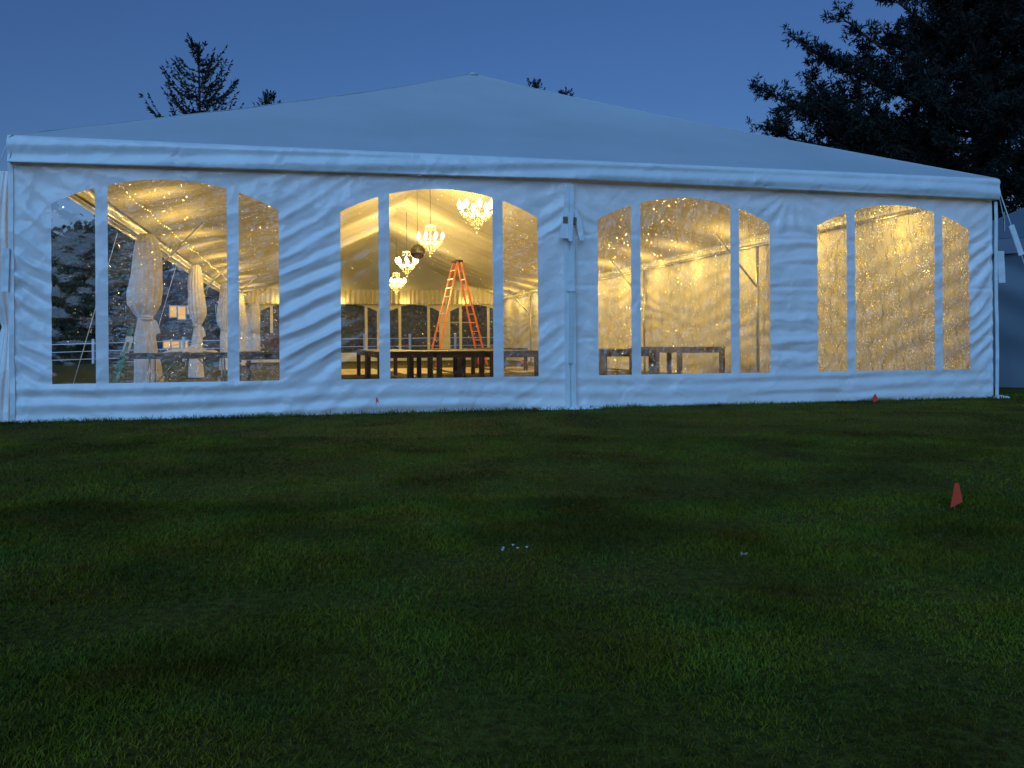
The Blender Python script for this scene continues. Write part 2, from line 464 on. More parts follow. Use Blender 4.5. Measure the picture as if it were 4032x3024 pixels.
class MB:
    def __init__(self):
        self.v = []; self.f = []
    def add(self, vs, fs):
        o = len(self.v)
        self.v.extend([tuple(map(float, p)) for p in vs])
        self.f.extend([tuple(i + o for i in f) for f in fs])
        return self
    def box(self, c, s, rot=None, bevel=0.0):
        sx, sy, sz = s[0] / 2, s[1] / 2, s[2] / 2
        c = Vector(c)
        if bevel <= 0:
            vs = [Vector((x * sx, y * sy, z * sz)) for x in (-1, 1) for y in (-1, 1) for z in (-1, 1)]
            fs = [(0, 1, 3, 2), (4, 6, 7, 5), (0, 4, 5, 1), (2, 3, 7, 6), (0, 2, 6, 4), (1, 5, 7, 3)]
        else:
            b = min(bevel, sx * .9, sy * .9, sz * .9)
            vs = []
            for z, k in ((-sz, 1), (-sz + b, 0), (sz - b, 0), (sz, 1)):
                ox, oy = sx - b * k, sy - b * k
                i = b * (0 if k else 1)
                ring = [(-ox, -oy + i), (-ox + i, -oy), (ox - i, -oy), (ox, -oy + i), (ox, oy - i), (ox - i, oy), (-ox + i, oy), (-ox, oy - i)]
                if k:
                    ring = [(-ox, -oy + b * .3), (-ox + b * .3, -oy), (ox - b * .3, -oy), (ox, -oy + b * .3), (ox, oy - b * .3), (ox - b * .3, oy), (-ox + b * .3, oy), (-ox, oy - b * .3)]
                vs += [Vector((x, y, z)) for x, y in ring]
            fs = [tuple(range(7, -1, -1)), tuple(range(24, 32))]
            for r in range(3):
                for i in range(8):
                    j = (i + 1) % 8
                    fs.append((r * 8 + i, r * 8 + j, r * 8 + 8 + j, r * 8 + 8 + i))
        if rot is not None:
            q = rot if isinstance(rot, Matrix) else Euler(rot).to_matrix()
            vs = [q @ p for p in vs]
        return self.add([p + c for p in vs], fs)
    def bar(self, a, b, w, h=None, up=(0, 0, 1)):
        """rectangular bar from a to b"""
        a, b = Vector(a), Vector(b)
        h = h or w
        z = (b - a); L = z.length; z.normalize()
        u = Vector(up)
        if abs(z.dot(u)) > 0.99: u = Vector((1, 0, 0))
        x = u.cross(z).normalized(); y = z.cross(x)
        m = Matrix((x, y, z)).transposed()
        return self.box((a + b) / 2, (w, h, L), m, bevel=min(w, h) * 0.12)
    def tube(self, pts, rad, n=8, cap=True):
        pts = [Vector(p) for p in pts]
        rads = rad if isinstance(rad, (list, tuple, np.ndarray)) else [rad] * len(pts)
        vs = []; fs = []
        for i, p in enumerate(pts):
            d = (pts[min(i + 1, len(pts) - 1)] - pts[max(i - 1, 0)]).normalized()
            u = Vector((0, 0, 1)) if abs(d.z) < 0.95 else Vector((1, 0, 0))
            x = u.cross(d).normalized(); y = d.cross(x)
            for k in range(n):
                a = 2 * PI * k / n
                vs.append(p + (x * math.cos(a) + y * math.sin(a)) * rads[i])
        for i in range(len(pts) - 1):
            for k in range(n):
                j = (k + 1) % n
                fs.append((i * n + k, i * n + j, (i + 1) * n + j, (i + 1) * n + k))
        if cap:
            fs.append(tuple(range(n - 1, -1, -1)))
            fs.append(tuple((len(pts) - 1) * n + k for k in range(n)))
        return self.add(vs, fs)
    def lathe(self, prof, c=(0, 0, 0), n=16):
        vs = []; fs = []
        for r, z in prof:
            for k in range(n):
                a = 2 * PI * k / n
                vs.append((c[0] + r * math.cos(a), c[1] + r * math.sin(a), c[2] + z))
        for i in range(len(prof) - 1):
            for k in range(n):
                j = (k + 1) % n
                fs.append((i * n + k, i * n + j, (i + 1) * n + j, (i + 1) * n + k))
        fs.append(tuple(range(n - 1, -1, -1)))
        fs.append(tuple((len(prof) - 1) * n + k for k in range(n)))
        return self.add(vs, fs)
    def mesh(self, name, m, sm=False):
        me = bpy.data.meshes.new(name)
        me.from_pydata(self.v, [], self.f)
        me.update()
        if m: me.materials.append(M[m])
        if sm:
            me.polygons.foreach_set('use_smooth', [True] * len(me.polygons))
        return me
    def build(self, name, m, parent=None, sm=False):
        return link(name, self.mesh(name, m, sm), parent)

def link(name, me, parent=None):
    o = bpy.data.objects.new(name, me)
    COL.objects.link(o)
    if parent is not None: o.parent = parent
    return o

def np_mesh(name, V, F, m, parent=None, sm=True):
    """V (n,3), F (k,3|4) arrays"""
    V = np.asarray(V, np.float32); F = np.asarray(F, np.int32)
    me = bpy.data.meshes.new(name)
    me.vertices.add(len(V)); me.vertices.foreach_set('co', V.ravel())
    k = F.shape[1]
    me.loops.add(F.size); me.loops.foreach_set('vertex_index', F.ravel())
    me.polygons.add(len(F))
    me.polygons.foreach_set('loop_start', np.arange(0, F.size, k, dtype=np.int32))
    me.polygons.foreach_set('loop_total', np.full(len(F), k, np.int32))
    me.polygons.foreach_set('use_smooth', np.full(len(F), sm, bool))
    me.update(calc_edges=True)
    me.validate()
    me.materials.append(M[m])
    return link(name, me, parent)

def empty(name, loc=(0, 0, 0), rz=0.0):
    o = bpy.data.objects.new(name, None)
    o.empty_display_size = 0.1
    COL.objects.link(o)
    o.location = loc
    o.rotation_euler = (0, 0, rz)
    return o

def tag(o, label=None, cat=None, group=None, kind=None):
    if label: o['label'] = label
    if cat: o['category'] = cat
    if group: o['group'] = group
    if kind: o['kind'] = kind
    return o

def kids(o):
    return [c for c in bpy.data.objects if c.parent == o]

def copy_tree(o, parent=None):
    c = o.copy()
    COL.objects.link(c)
    if parent is not None: c.parent = parent
    for ch in kids(o):
        copy_tree(ch, c)
    return c

def gridfaces(nu, nv):
    i, j = np.meshgrid(np.arange(nu - 1), np.arange(nv - 1), indexing='ij')
    a = (i * nv + j).ravel()
    return np.stack([a, a + nv, a + nv + 1, a + 1], 1)

# ------------------------------------------------------------------ the setting: ground
def ground_z(x, y):
    x = np.asarray(x, float); y = np.asarray(y, float)
    d = np.hypot(np.maximum(0, -7.5 - x), np.maximum(0, y - 31.5)) * smooth(-4, 10, y)
    fall = -0.55 * smooth(2.0, 26.0, d)
    und = 0.018 * vnoise(x * 0.9 + 3, y * 0.9, 3) + 0.010 * vnoise(x * 2.3, y * 2.3 + 9, 4)
    und = und * smooth(-0.2, -2.5, y)
    return fall + und

def build_ground():
    u = np.linspace(-1, 1, 421)
    c = np.sign(u) * (np.abs(u) * 16 + (np.abs(u) ** 5) * 800)
    X, Y = np.meshgrid(c, c + 4.0, indexing='ij')
    V = np.stack([X, Y, ground_z(X, Y)], -1).reshape(-1, 3)
    o = np_mesh('ground', V, gridfaces(421, 421), 'lawn')
    tag(o, kind='structure')
build_ground()

def build_glow_screen():  # added rise out of view, keeps horizon glow out of the pane reflections
    az = np.linspace(R(95), R(300), 120)
    prof = [(70, 0.0), (76, 5.0), (84, 9.0), (100, 12.5), (140, 14.0), (220, 12.0)]
    V = []
    for a in az:
        k = 1 + .28 * float(vnoise(a * 7, 1.5, 131)) + .16 * float(vnoise(a * 23, 2.5, 132))
        e = min(1.0, (a - az[0]) / .25, (az[-1] - a) / .25)
        for r_, z_ in prof:
            V.append((-3 + r_ * math.sin(a), -10 + r_ * math.cos(a), -.8 + z_ * k * e))
    o = np_mesh('unseen_glow_screen', np.array(V), gridfaces(len(az), len(prof)), 'leaf')
    tag(o, kind='structure')
build_glow_screen()

def build_grass():
    C0 = np.array([-3.156, -10.11]); yaw = 0.2358
    parts = []
    for d0, d1, dens in ((1.2, 2.6, 24000), (2.6, 4.5, 12000), (4.5, 7.5, 4200), (7.5, 12.8, 1500)):
        a0, a1 = -0.78, 0.78
        area = (math.tan(a1) - math.tan(a0)) * (d1 * d1 - d0 * d0) / 2
        n = int(area * dens)
        d = np.sqrt(rng.uniform(d0 * d0, d1 * d1, n))
        tt = rng.uniform(math.tan(a0), math.tan(a1), n) * d
        x = C0[0] + d * math.sin(yaw) + tt * math.cos(yaw)
        y = C0[1] + d * math.cos(yaw) - tt * math.sin(yaw)
        k = (y < -0.06) | (x > 6.3) | (x < -6.6)
        parts.append(np.stack([x[k], y[k], d[k]], 1))
    # an extra thin line of blades right at the foot of the tent wall
    n = 5200
    x = rng.uniform(-6.4, 6.4, n); y = -0.05 - np.abs(rng.normal(0, 0.08, n))
    parts.append(np.stack([x, y, np.full(n, 10.)], 1))
    P = np.concatenate(parts)
    x, y, d = P.T
    n = len(x)
    patch = 0.5 + 0.5 * vnoise(x * 1.4, y * 1.4, 11)
    clump = 0.5 + 0.5 * vnoise(x * 5.0, y * 5.0, 12)
    keep = rng.uniform(0, 1, n) < (0.72 + 0.35 * clump)
    x, y, d, patch, clump = x[keep], y[keep], d[keep], patch[keep], clump[keep]
    n = len(x)
    h = rng.uniform(0.009, 0.022, n) * np.clip(.55 + .12 * d, .6, 1.0) * (0.75 + 0.5 * patch) * (0.75 + 0.5 * clump) * np.where(y > -.32, rng.uniform(1.0, 3.2, n), 1.0)
    w = rng.uniform(0.0008, 0.0016, n) * (1 + d * 0.16)
    az = rng.uniform(0, 2 * PI, n); lean = rng.uniform(0.3, 1.5, n) * h
    la = rng.uniform(0, 2 * PI, n)
    z = ground_z(x, y) - 0.002
    dx, dy = np.cos(az) * w, np.sin(az) * w
    lx, ly = np.cos(la) * lean, np.sin(la) * lean
    V = np.empty((n, 5, 3), np.float32)
    V[:, 0] = np.stack([x - dx, y - dy, z], 1)
    V[:, 1] = np.stack([x + dx, y + dy, z], 1)
    V[:, 2] = np.stack([x - dx * .75 + lx * .35, y - dy * .75 + ly * .35, z + h * .6], 1)
    V[:, 3] = np.stack([x + dx * .75 + lx * .35, y + dy * .75 + ly * .35, z + h * .6], 1)
    V[:, 4] = np.stack([x + lx, y + ly, z + h], 1)
    b = (np.arange(n) * 5)[:, None]
    F = np.concatenate([b + np.array([[0, 1, 3]]), b + np.array([[0, 3, 2]]), b + np.array([[2, 3, 4]])], 0)
    o = np_mesh('lawn_grass', V.reshape(-1, 3), F, 'grass', sm=False)
    tag(o, 'short mown grass of the dark lawn in front of the tent', 'grass', kind='stuff')
build_grass()

# ------------------------------------------------------------------ the marquee
W, H, L = 6.1, 2.714, 30.5
VT = 3.005
tent = tag(empty('event_tent', (0, 0, 0)), 'large white marquee with arched clear windows, lit warm yellow from inside', 'tent')

WIN_F = [-4.575, -1.565, 1.535, 4.56]
def fold_height(x, z, seed=0, win=True):
    """outward bulge of the hung vinyl: long sagging tension folds"""
    xs = [-6.1, -5.7, -4.6, -3.45, -2.7, -1.6, -.45, -.02, .02, .4, 1.5, 2.7, 3.4, 4.5, 5.7, 6.1]
    ss = [-.75, -.55, -.08, .48, .62, .10, .60, .80, -.80, -.55, .0, .10, -.10, .14, .75, .95]
    gx = np.linspace(-6.2, 6.2, 1241)
    gs = np.interp(gx, xs, ss)
    S = np.concatenate([[0], np.cumsum((gs[1:] + gs[:-1]) / 2 * np.diff(gx))])
    sx = np.interp(x, gx, S)
    aa = [.018, .018, .003, .014, .020, .003, .014, .010, .010, .014, .004, .012, .013, .012, .016, .012]
    A = np.interp(x, xs, aa)
    # folds are strongest at mid height, flat along the skirt
    env = 0.25 + 0.75 * smooth(0.30, 0.75, z) * (1 - smooth(2.15, 2.6, z))
    ph = (z - sx) / 0.235 + 0.40 * vnoise(x * 1.2, z * 1.6, 21) + 0.10 * vnoise(x * 5, z * 5, 22)
    f = np.sin(2 * PI * ph)
    f = 0.25 * f + 0.95 * (1 - 2 * np.abs(np.sin(PI * (ph - .25))) ** .68)
    f2 = np.sin(2 * PI * (ph * 2.17 + 0.3 * vnoise(x * 3, z * 3, 23)))
    amp = 0.65 + 0.75 * vnoise(x * 1.3 + 5, z * 2.1, 24)
    inwin = np.zeros_like(x)
    for c in WIN_F:
        inwin = np.maximum(inwin, 1 - smooth(1.08, 1.30, np.abs(x - c)))
    inwin = inwin * smooth(.30, .42, z) * (1 - smooth(2.40, 2.62, z))
    calm = 1 - inwin * np.where(x > 3.2, .74, .86)
    h = 1.75 * A * env * amp * (f + 0.28 * f2) * calm
    # skirt: nearly level sags
    sk = 1 - smooth(0.32, 0.5, z)
    ph2 = (z + 0.035 * np.sin(x * 0.9) + 0.03 * vnoise(x * .8, z, 31)) / 0.17
    h = h + sk * 0.016 * np.sin(2 * PI * ph2) * (0.7 + 0.5 * vnoise(x * .7, z * 3, 32))
    # star of creases below the valance between the two right-hand windows
    th = np.arctan2(z - 2.78, x - 3.02); r = np.hypot(x - 3.02, z - 2.78)
    h = h + 0.010 * np.cos(th * 17 + 2 * vnoise(x * 2, z * 2, 33)) * np.exp(-((r - .38) / .26) ** 2)
    h = h + 0.004 * vnoise(x * 9, z * 9, 34) + 0.006 * vnoise(x * 3.1, z * 3.3, 35)
    # level packing creases
    for zc, a in ((2.12, .014), (1.50, .013), (0.86, .014), (1.80, .005)):
        side = np.where(x > 0.05, 1.0, .45 * (vnoise(x * .9, z * 0 + zc * 3, 37) > 0))
        dz = z - zc - .008 * vnoise(x * 1.2, x * 0, 36)
        h = h + a * side * (-np.exp(-(dz / .016) ** 2) + .5 * np.exp(-((dz + .045) / .04) ** 2)) * np.where(inwin > .3, .5, 1)
    fix = smooth(0.0, 0.10, np.abs(x)) * smooth(0, .06, 6.1 - np.abs(x))
    return h * (0.35 + 0.65 * fix)

def arch(x, wins, spring=2.31, rise=0.30, half=1.165):
    z = np.full_like(np.asarray(x, float), spring)
    Rr = (half * half + rise * rise) / (2 * rise)
    for c in wins:
        k = np.abs(x - c) < half
        z = np.where(k, spring + rise - Rr + np.sqrt(np.maximum(0, Rr * Rr - (x - c) ** 2)), z)
    return z

LITE = ((-1.165, -.735), (-.61, .61), (.735, 1.165))
def wall_grid(x0, x1, wins, step=0.03, sill=0.40, top=2.97, rows=(20, 92, 26), half=1.165):
    br = {x0, x1}
    for c in wins:
        for a, b in LITE:
            for e in (c + a, c + b):
                if x0 < e < x1: br.add(e)
    br = sorted(br)
    xs = []
    for a, b in zip(br[:-1], br[1:]):
        n = max(2, int(round((b - a) / step)))
        xs += list(np.linspace(a, b, n, endpoint=False))
    xs.append(x1)
    xs = np.array(xs)
    za = arch(xs, wins)
    n1, n2, n3 = rows
    Z = np.concatenate([np.linspace(0, sill, n1, endpoint=False)[None, :].repeat(len(xs), 0),
                        sill + (za[:, None] - sill) * np.linspace(0, 1, n2, endpoint=False)[None, :],
                        za[:, None] + (top - za[:, None]) * np.linspace(0, 1, n3)[None, :]], 1)
    X = xs[:, None].repeat(Z.shape[1], 1)
    return xs, X, Z, n1, n1 + n2

def wall_panel(name, x0, x1, wins, ypos, sign, films, parent, matname, hfun, zoff=-0.02, step=0.03, rows=(20, 92, 26), pane='window_pane'):
    xs, X, Z, r1, r2 = wall_grid(x0, x1, wins, step=step, rows=rows)
    nr = X.shape[1]
    Hh = hfun(X, Z)
    V = np.stack([X, ypos + sign * Hh, Z + zoff * (Z < 0.01)], -1).reshape(-1, 3)
    F = gridfaces(len(xs), nr)
    ci = F[:, 0] // nr; ri = F[:, 0] % nr
    xm = (xs[ci] + xs[np.minimum(ci + 1, len(xs) - 1)]) / 2
    mid = (ri >= r1) & (ri < r2)
    lid = np.full(len(F), -1)
    for wi, c in enumerate(wins):
        for k, (a, b) in enumerate(LITE):
            lid[mid & (xm > c + a) & (xm < c + b)] = wi * 3 + k
    if sign < 0: F = F[:, ::1]
    def sub(Fs, nm, mt, par):
        used, inv = np.unique(Fs, return_inverse=True)
        return np_mesh(nm, V[used], inv.reshape(Fs.shape), mt, par)
    wall = sub(F[lid < 0], name, matname, parent)
    for q in range(len(wins) * 3):
        Fq = F[lid == q]
        if len(Fq): sub(Fq, pane, films[q], wall)
    return wall

fm, fc, fx = 'film_mid', 'film_clear', 'film_crumple'
wp1 = wall_panel('wall_panel', -W, 0.035, WIN_F[:2], 0.0, -1, [fc, fm, fm, fc, fc, fm], tent, 'vinyl', fold_height)
wp2 = wall_panel('wall_panel', -0.03, W, WIN_F[2:], 0.022, -1, ['film_streak', 'film_streak', 'film_streak', fx, fx, fx], tent, 'vinyl', fold_height)
wp1['label'] = 'left half of the front wall with diagonal folds'
wp2['label'] = 'right half of the front wall with crumpled windows'

# far end wall with the same kind of windows
def far_fold(x, z):
    return 0.012 * np.sin(2 * PI * (z - .2 * np.sin(x)) / .3 + vnoise(x * 2, z * 2, 41)) + .006 * vnoise(x * 4, z * 4, 42)
wall_panel('far_wall', -W, W, [-3.838, -0.978, 1.917, 4.778], L, -1, [fm] * 12, tent, 'vinyl_in', far_fold, step=0.12, rows=(4, 22, 6))

# plain right-hand side wall
def build_side_wall():
    ys = np.linspace(0.02, L - 0.02, 260); zs = np.linspace(-0.02, 2.80, 52)
    Y, Z = np.meshgrid(ys, zs, indexing='ij')
    bay = (Y / 6.1) % 1.0
    ph = (Z - 0.9 * np.abs(bay - .5) * 1.2) / .34 + .7 * vnoise(Y * .7, Z * 1.5, 51)
    h = .022 * np.sin(2 * PI * ph) * (0.3 + np.abs(bay - .5) * 1.4) * (.7 + .5 * vnoise(Y * .8, Z, 52))
    h += .020 * vnoise(Y * 1.8, Z * .8, 53) + .010 * vnoise(Y * 4, Z * 4, 54)
    h -= .012 * np.exp(-((Z - 1.62) / .015) ** 2) + .010 * np.exp(-((Z - .95) / .015) ** 2)
    V = np.stack([W - .02 + h, Y, Z], -1).reshape(-1, 3)
    np_mesh('side_wall', V, gridfaces(260, 52), 'vinyl_in', tent)
build_side_wall()

# roof
def roof_z(t):
    return VT + 2.90 * (t * 0.94 + 0.06 * t ** 3)
def build_roof():
    Vs = []; Fs = []; off = 0
    def patch(fn, nu, nv):
        nonlocal off
        s = np.linspace(0, 1, nu); t = np.linspace(0, 1, nv)
        S, T = np.meshgrid(s, t, indexing='ij')
        X, Y = fn(S, T)
        Z = roof_z(T) - 0.05 * np.sin(PI * T) * np.sin(PI * S)
        Z = Z + 0.012 * vnoise(X * 1.3, Y * 1.3, 61) * np.sin(PI * T) + 0.006 * np.sin(X * 9 + 2 * Y) * np.exp(-T * 9) * (T > 0)
        Vs.append(np.stack([X, Y, Z], -1).reshape(-1, 3)); Fs.append(gridfaces(nu, nv) + off); off += nu * nv
    e = W + 0.03
    patch(lambda S, T: ((2 * S - 1) * e * (1 - T), -0.05 + (W + .05) * T), 90, 40)
    patch(lambda S, T: ((1 - 2 * S) * e * (1 - T), L + 0.05 - (W + .05) * T), 40, 16)
    patch(lambda S, T: (np.full_like(S, 1) * -e * (1 - T), (-.05 + (W + .05) * T) + (1 - S) * (L + .1 - 2 * (W + .05) * T)), 90, 24)
    patch(lambda S, T: (np.full_like(S, 1) * e * (1 - T), (-.05 + (W + .05) * T) + S * (L + .1 - 2 * (W + .05) * T)), 90, 24)
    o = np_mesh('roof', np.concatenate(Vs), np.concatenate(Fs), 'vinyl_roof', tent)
    o['label'] = 'smooth hipped white roof'
build_roof()
for sx in (-1, 1):
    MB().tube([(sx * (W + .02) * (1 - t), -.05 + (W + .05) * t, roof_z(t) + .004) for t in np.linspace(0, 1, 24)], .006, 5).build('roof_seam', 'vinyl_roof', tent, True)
MB().lathe([(.12, 5.855), (.05, 5.905), (.01, 5.925)], (0, 6.06, 0), 14).build('peak_cap', 'vinyl_roof', tent, True)

# valance strips: front (wrinkled), sides, back
def valance(p0, p1, nrm, name, n=200, sag=True):
    p0 = np.array(p0); p1 = np.array(p1); nrm = np.array(nrm)
    s = np.linspace(0, 1, n); t = np.linspace(0, 1, 16)
    S, T = np.meshgrid(s, t, indexing='ij')
    Ln = np.linalg.norm(p1 - p0)
    q = S * Ln
    zb = 2.715 + (0.05 * (1 - np.abs(2 * S - 1)) if sag else 0.0)
    Z = VT + 0.004 + (zb - VT) * T
    out = 0.040 * np.minimum(1, T * 5) ** .5 - .012 * T
    out = out + .012 * np.sin(2 * PI * (T * 1.35 + .5 * vnoise(q * .45, T * 0, 71) + .12 * q)) * np.minimum(1, T * 3) * (.4 + .6 * (vnoise(q * .6, T * .5, 72) > -.3))
    out = out + .006 * vnoise(q * 3, T * 3, 73) * T
    P = p0[None, None, :2] + (p1 - p0)[None, None, :2] * S[..., None] + nrm[None, None, :2] * out[..., None]
    V = np.concatenate([P, Z[..., None]], -1).reshape(-1, 3)
    F = gridfaces(n, 16)
    # hem turned inwards gives the strip a thickness
    Vb = V.copy(); Vb[:, :2] -= nrm[:2] * 0.006
    F2 = F[:, ::-1] + len(V)
    e = (np.arange(n - 1) * 16 + 15)
    Fh = np.stack([e, e + 16, e + 16 + len(V), e + len(V)], 1)
    return np_mesh(name, np.concatenate([V, Vb]), np.concatenate([F, F2, Fh]), 'vinyl', tent)
valance((-W - .03, -.06), (W + .03, -.06), (0, -1), 'front_valance', 260)
valance((-W + .02, L), (-W + .02, -.09), (-1, 0), 'side_valance', 160, False)
valance((W - .02, -.09), (W - .02, L), (1, 0), 'side_valance', 160, False)

# eave beams, legs, rafters, braces
for a, b in (((-W + .12, .10, 2.74), (W - .12, .10, 2.74)), ((-W + .1, .1, 2.78), (-W + .1, L - .1, 2.78)), ((W - .1, .1, 2.78), (W - .1, L - .1, 2.78)), ((-W + .1, L - .12, 2.78), (W - .1, L - .12, 2.78))):
    MB().tube([a, b], .03, 8).build('eave_beam', 'alu', tent, True)
LEFT = [(-5.80, 6.1), (-5.65, 12.2), (-5.50, 18.3), (-5.42, 24.4), (-5.20, 30.0)]
for x, y in LEFT + [(5.93, 6.1), (5.93, 12.2), (5.93, 18.3), (5.93, 24.4), (-5.98, .12), (5.98, .12), (0.0, .12)]:
    MB().tube([(x, y, -.02), (x, y, 2.74)], .034, 8).build('tent_leg', 'alu', tent, True)
for x, y in LEFT[:4]:
    MB().tube([(x, y, 1.95), (x + .95, y + .1, 2.98)], .022, 6).build('leg_brace', 'alu', tent, True)
for y in (6.1, 12.2, 18.3, 24.4):
    MB().tube([(5.93, y, 1.9), (5.0, y, 2.98)], .022, 6).build('leg_brace', 'alu', tent, True)

# ceiling liner: swagged between the frames, pleats running down the slopes
def build_liner():
    xs = np.linspace(-6.0, 6.0, 121); ys = np.linspace(0.25, L - .3, 300)
    X, Y = np.meshgrid(xs, ys, indexing='ij')
    sl = np.minimum(np.minimum(6.0 - np.abs(X), Y + .05), 6.0) / 6.0
    z = 2.98 + 2.35 * sl
    bay = (Y % 6.1) / 6.1
    mid = np.clip(np.sin(PI * np.clip(sl, 0, 1)), 0, 1)
    swag = np.sin(PI * bay) ** .8
    z = z - swag * (.12 + .22 * mid) * np.minimum(1, sl * 5)
    z = z + .030 * np.sin(2 * PI * Y / .62 + 1.5 * vnoise(X * .25, Y * .6, 81)) * np.minimum(1, sl * 4)
    z = z + .016 * np.sin(2 * PI * Y / .27 + 1.2 * vnoise(X * .4, Y * 1.1, 82)) * np.minimum(1, sl * 4)
    z = z + .02 * vnoise(X * 1.2, Y * 1.6, 83) * np.minimum(1, sl * 4)
    V = np.stack([X, Y, z], -1).reshape(-1, 3)
    np_mesh('ceiling_liner', V, gridfaces(121, 300), 'liner', tent)
    # pleated curtain closing the far gable
    xs = np.linspace(-5.9, 5.9, 420); ts = np.linspace(0, 1, 10)
    X, T = np.meshgrid(xs, ts, indexing='ij')
    top = 2.98 + 2.35 * (6.0 - np.abs(X)) / 6.0 - .05
    Z = 2.62 + (top - 2.62) * T
    Yg = L - .55 + .035 * np.sin(2 * PI * X / .21 + vnoise(X * 2, T, 84)) + .02 * vnoise(X * 3, T * 2, 85)
    np_mesh('gable_drape', np.stack([X, Yg, Z], -1).reshape(-1, 3), gridfaces(420, 10), 'liner', tent)
build_liner()

# seam straps and ratchet covers on the front wall
def strip(x, z0, z1, w, y, tilt=0.0, name='seam_strap', m='webbing', n=14, seed=0):
    zs = np.linspace(z0, z1, n)
    vs = []; fs = []
    for i, z in enumerate(zs):
        dx = tilt * (z - z0) + .006 * vnoise(z * 3, seed * 1.7, 91)
        dy = -.006 * abs(vnoise(z * 4, seed * 2.3, 92))
        for xx, yy in ((-w / 2, 0), (-w / 2, -.008), (w / 2, -.008), (w / 2, 0)):
            vs.append((x + dx + xx, y + dy + yy, z))
    for i in range(n - 1):
        for k in range(4):
            j = (k + 1) % 4
            fs.append((i * 4 + k, i * 4 + j, i * 4 + 4 + j, i * 4 + 4 + k))
    fs += [(3, 2, 1, 0), tuple((n - 1) * 4 + k for k in range(4))]
    return MB().add(vs, fs).build(name, m, tent)
strip(-.045, .02, 2.72, .055, -.022, 0.0, seed=1, m='vinyl')
strip(.030, .03, 2.72, .060, -.030, -.004, seed=2, m='vinyl')
strip(-.008, .55, 1.55, .050, -.040, .012, seed=3, m='webbing')
strip(-.012, 1.42, 1.92, .105, -.052, .01, 'strap_sleeve', 'vinyl', seed=4)
def flap(pts, y0, y1, name='ratchet_cover', m='vinyl'):
    """tapering cloth flap, x/z outline, leaning out at its foot"""
    zt = max(p[1] for p in pts); zb = min(p[1] for p in pts)
    vs = []
    for dy in (0, -.006):
        for x, z in pts:
            k = (zt - z) / (zt - zb)
            vs.append((x, y0 + (y1 - y0) * k + dy, z))
    n = len(pts)
    fs = [tuple(range(n)), tuple(range(2 * n - 1, n - 1, -1))] + [(i, i + n, (i + 1) % n + n, (i + 1) % n) for i in range(n)]
    return MB().add(vs, fs).build(name, m, tent)
flap([(-.075, 2.42), (-.02, 2.42), (-.035, 2.05), (-.165, 2.06)], -.03, -.10)
flap([(.04, 2.42), (.075, 2.42), (.135, 2.28), (.155, 2.04), (.10, 2.03)], -.03, -.09)
flap([(-.04, 2.36), (.035, 2.42), (-.005, 2.02), (-.05, 2.02)], -.06, -.12)
MB().box((-.07, -.055, 2.27), (.055, .03, .10), bevel=.006).box((-.07, -.072, 2.29), (.065, .012, .022)).box((-.07, -.072, 2.25), (.065, .012, .022)).build('ratchet', 'brass', tent)
MB().box((.055, -.05, 2.27), (.04, .03, .09), bevel=.006).build('ratchet', 'brass', tent)
# cloth bunched on the grass at the foot of the seam
def rag(c, s, seed, name='skirt_fold'):
    n = 14; vs = []; fs = []
    for i in range(n):
        for j in range(6):
            u = i / (n - 1); v = j / 5
            z = .005 + s[2] * (1 - (2 * v - 1) ** 2) ** .5 * (0.4 + .6 * abs(math.sin(u * 7 + seed))) * (math.sin(PI * u) ** .3 if 0 < u < 1 else 0)
            vs.append((c[0] + (u - .5) * s[0], c[1] + (v - .5) * s[1] + .02 * math.sin(u * 9 + seed), c[2] + z))
    for i in range(n - 1):
        for j in range(5):
            fs.append((i * 6 + j, (i + 1) * 6 + j, (i + 1) * 6 + j + 1, i * 6 + j + 1))
    MB().add(vs, fs).build(name, 'vinyl', tent, True)
rag((-.22, -.10, 0.0), (.42, .12, .055), 1.0)
rag((.06, -.14, 0.0), (.34, .14, .05), 2.2)
rag((.24, -.09, 0.0), (.24, .10, .03), 3.4)
rag((6.12, -.10, 0.0), (.22, .12, .04), 4.4)

# right corner: leg sleeve, guy rope with its sleeve, stake
strip(6.13, 0.02, 2.70, .05, -.01, 0, 'corner_strap', 'vinyl', seed=6)
MB().box((6.20, -.03, 1.80), (.10, .02, .44), (0, R(-3), 0), bevel=.004).build('strap_sleeve', 'vinyl', tent)
def guy(a, b, name='guy_rope', sleeve=(.32, .52), m='webbing'):
    a, b = Vector(a), Vector(b)
    pts = [a.lerp(b, t) for t in np.linspace(0, 1, 5)]
    MB().tube(pts, .007, 6).build(name, m, tent, True)
    if sleeve:
        p, q = a.lerp(b, sleeve[0]), a.lerp(b, sleeve[1])
        MB().bar(p, q, .085, .02, up=(0, 1, 0)).build('rope_sleeve', 'vinyl', tent)
    MB().tube([b + Vector((0, 0, .12)), b - Vector((0, 0, .15))], .012, 6).build('tent_stake', 'wire', tent)
guy((6.14, -.03, 2.93), (7.13, -.23, 0.0), sleeve=(.19, .33))
guy((6.14, -.03, 2.90), (6.30, .02, 2.45), sleeve=None)
guy((-6.14, -.03, 2.93), (-7.15, -.23, 0.0), sleeve=(.30, .44))
for k, (x, y) in enumerate(LEFT[:3]):
    guy((x - .45, y, 2.75), (x - 1.25, y + .15, -.02), sleeve=None)
strip(-6.12, 0.02, 2.74, .05, -.004, 0, 'corner_strap', 'vinyl', seed=8)
MB().box((-6.17, -.03, 1.60), (.075, .02, .46), (0, R(2), 0), bevel=.004).build('strap_sleeve', 'vinyl', tent)

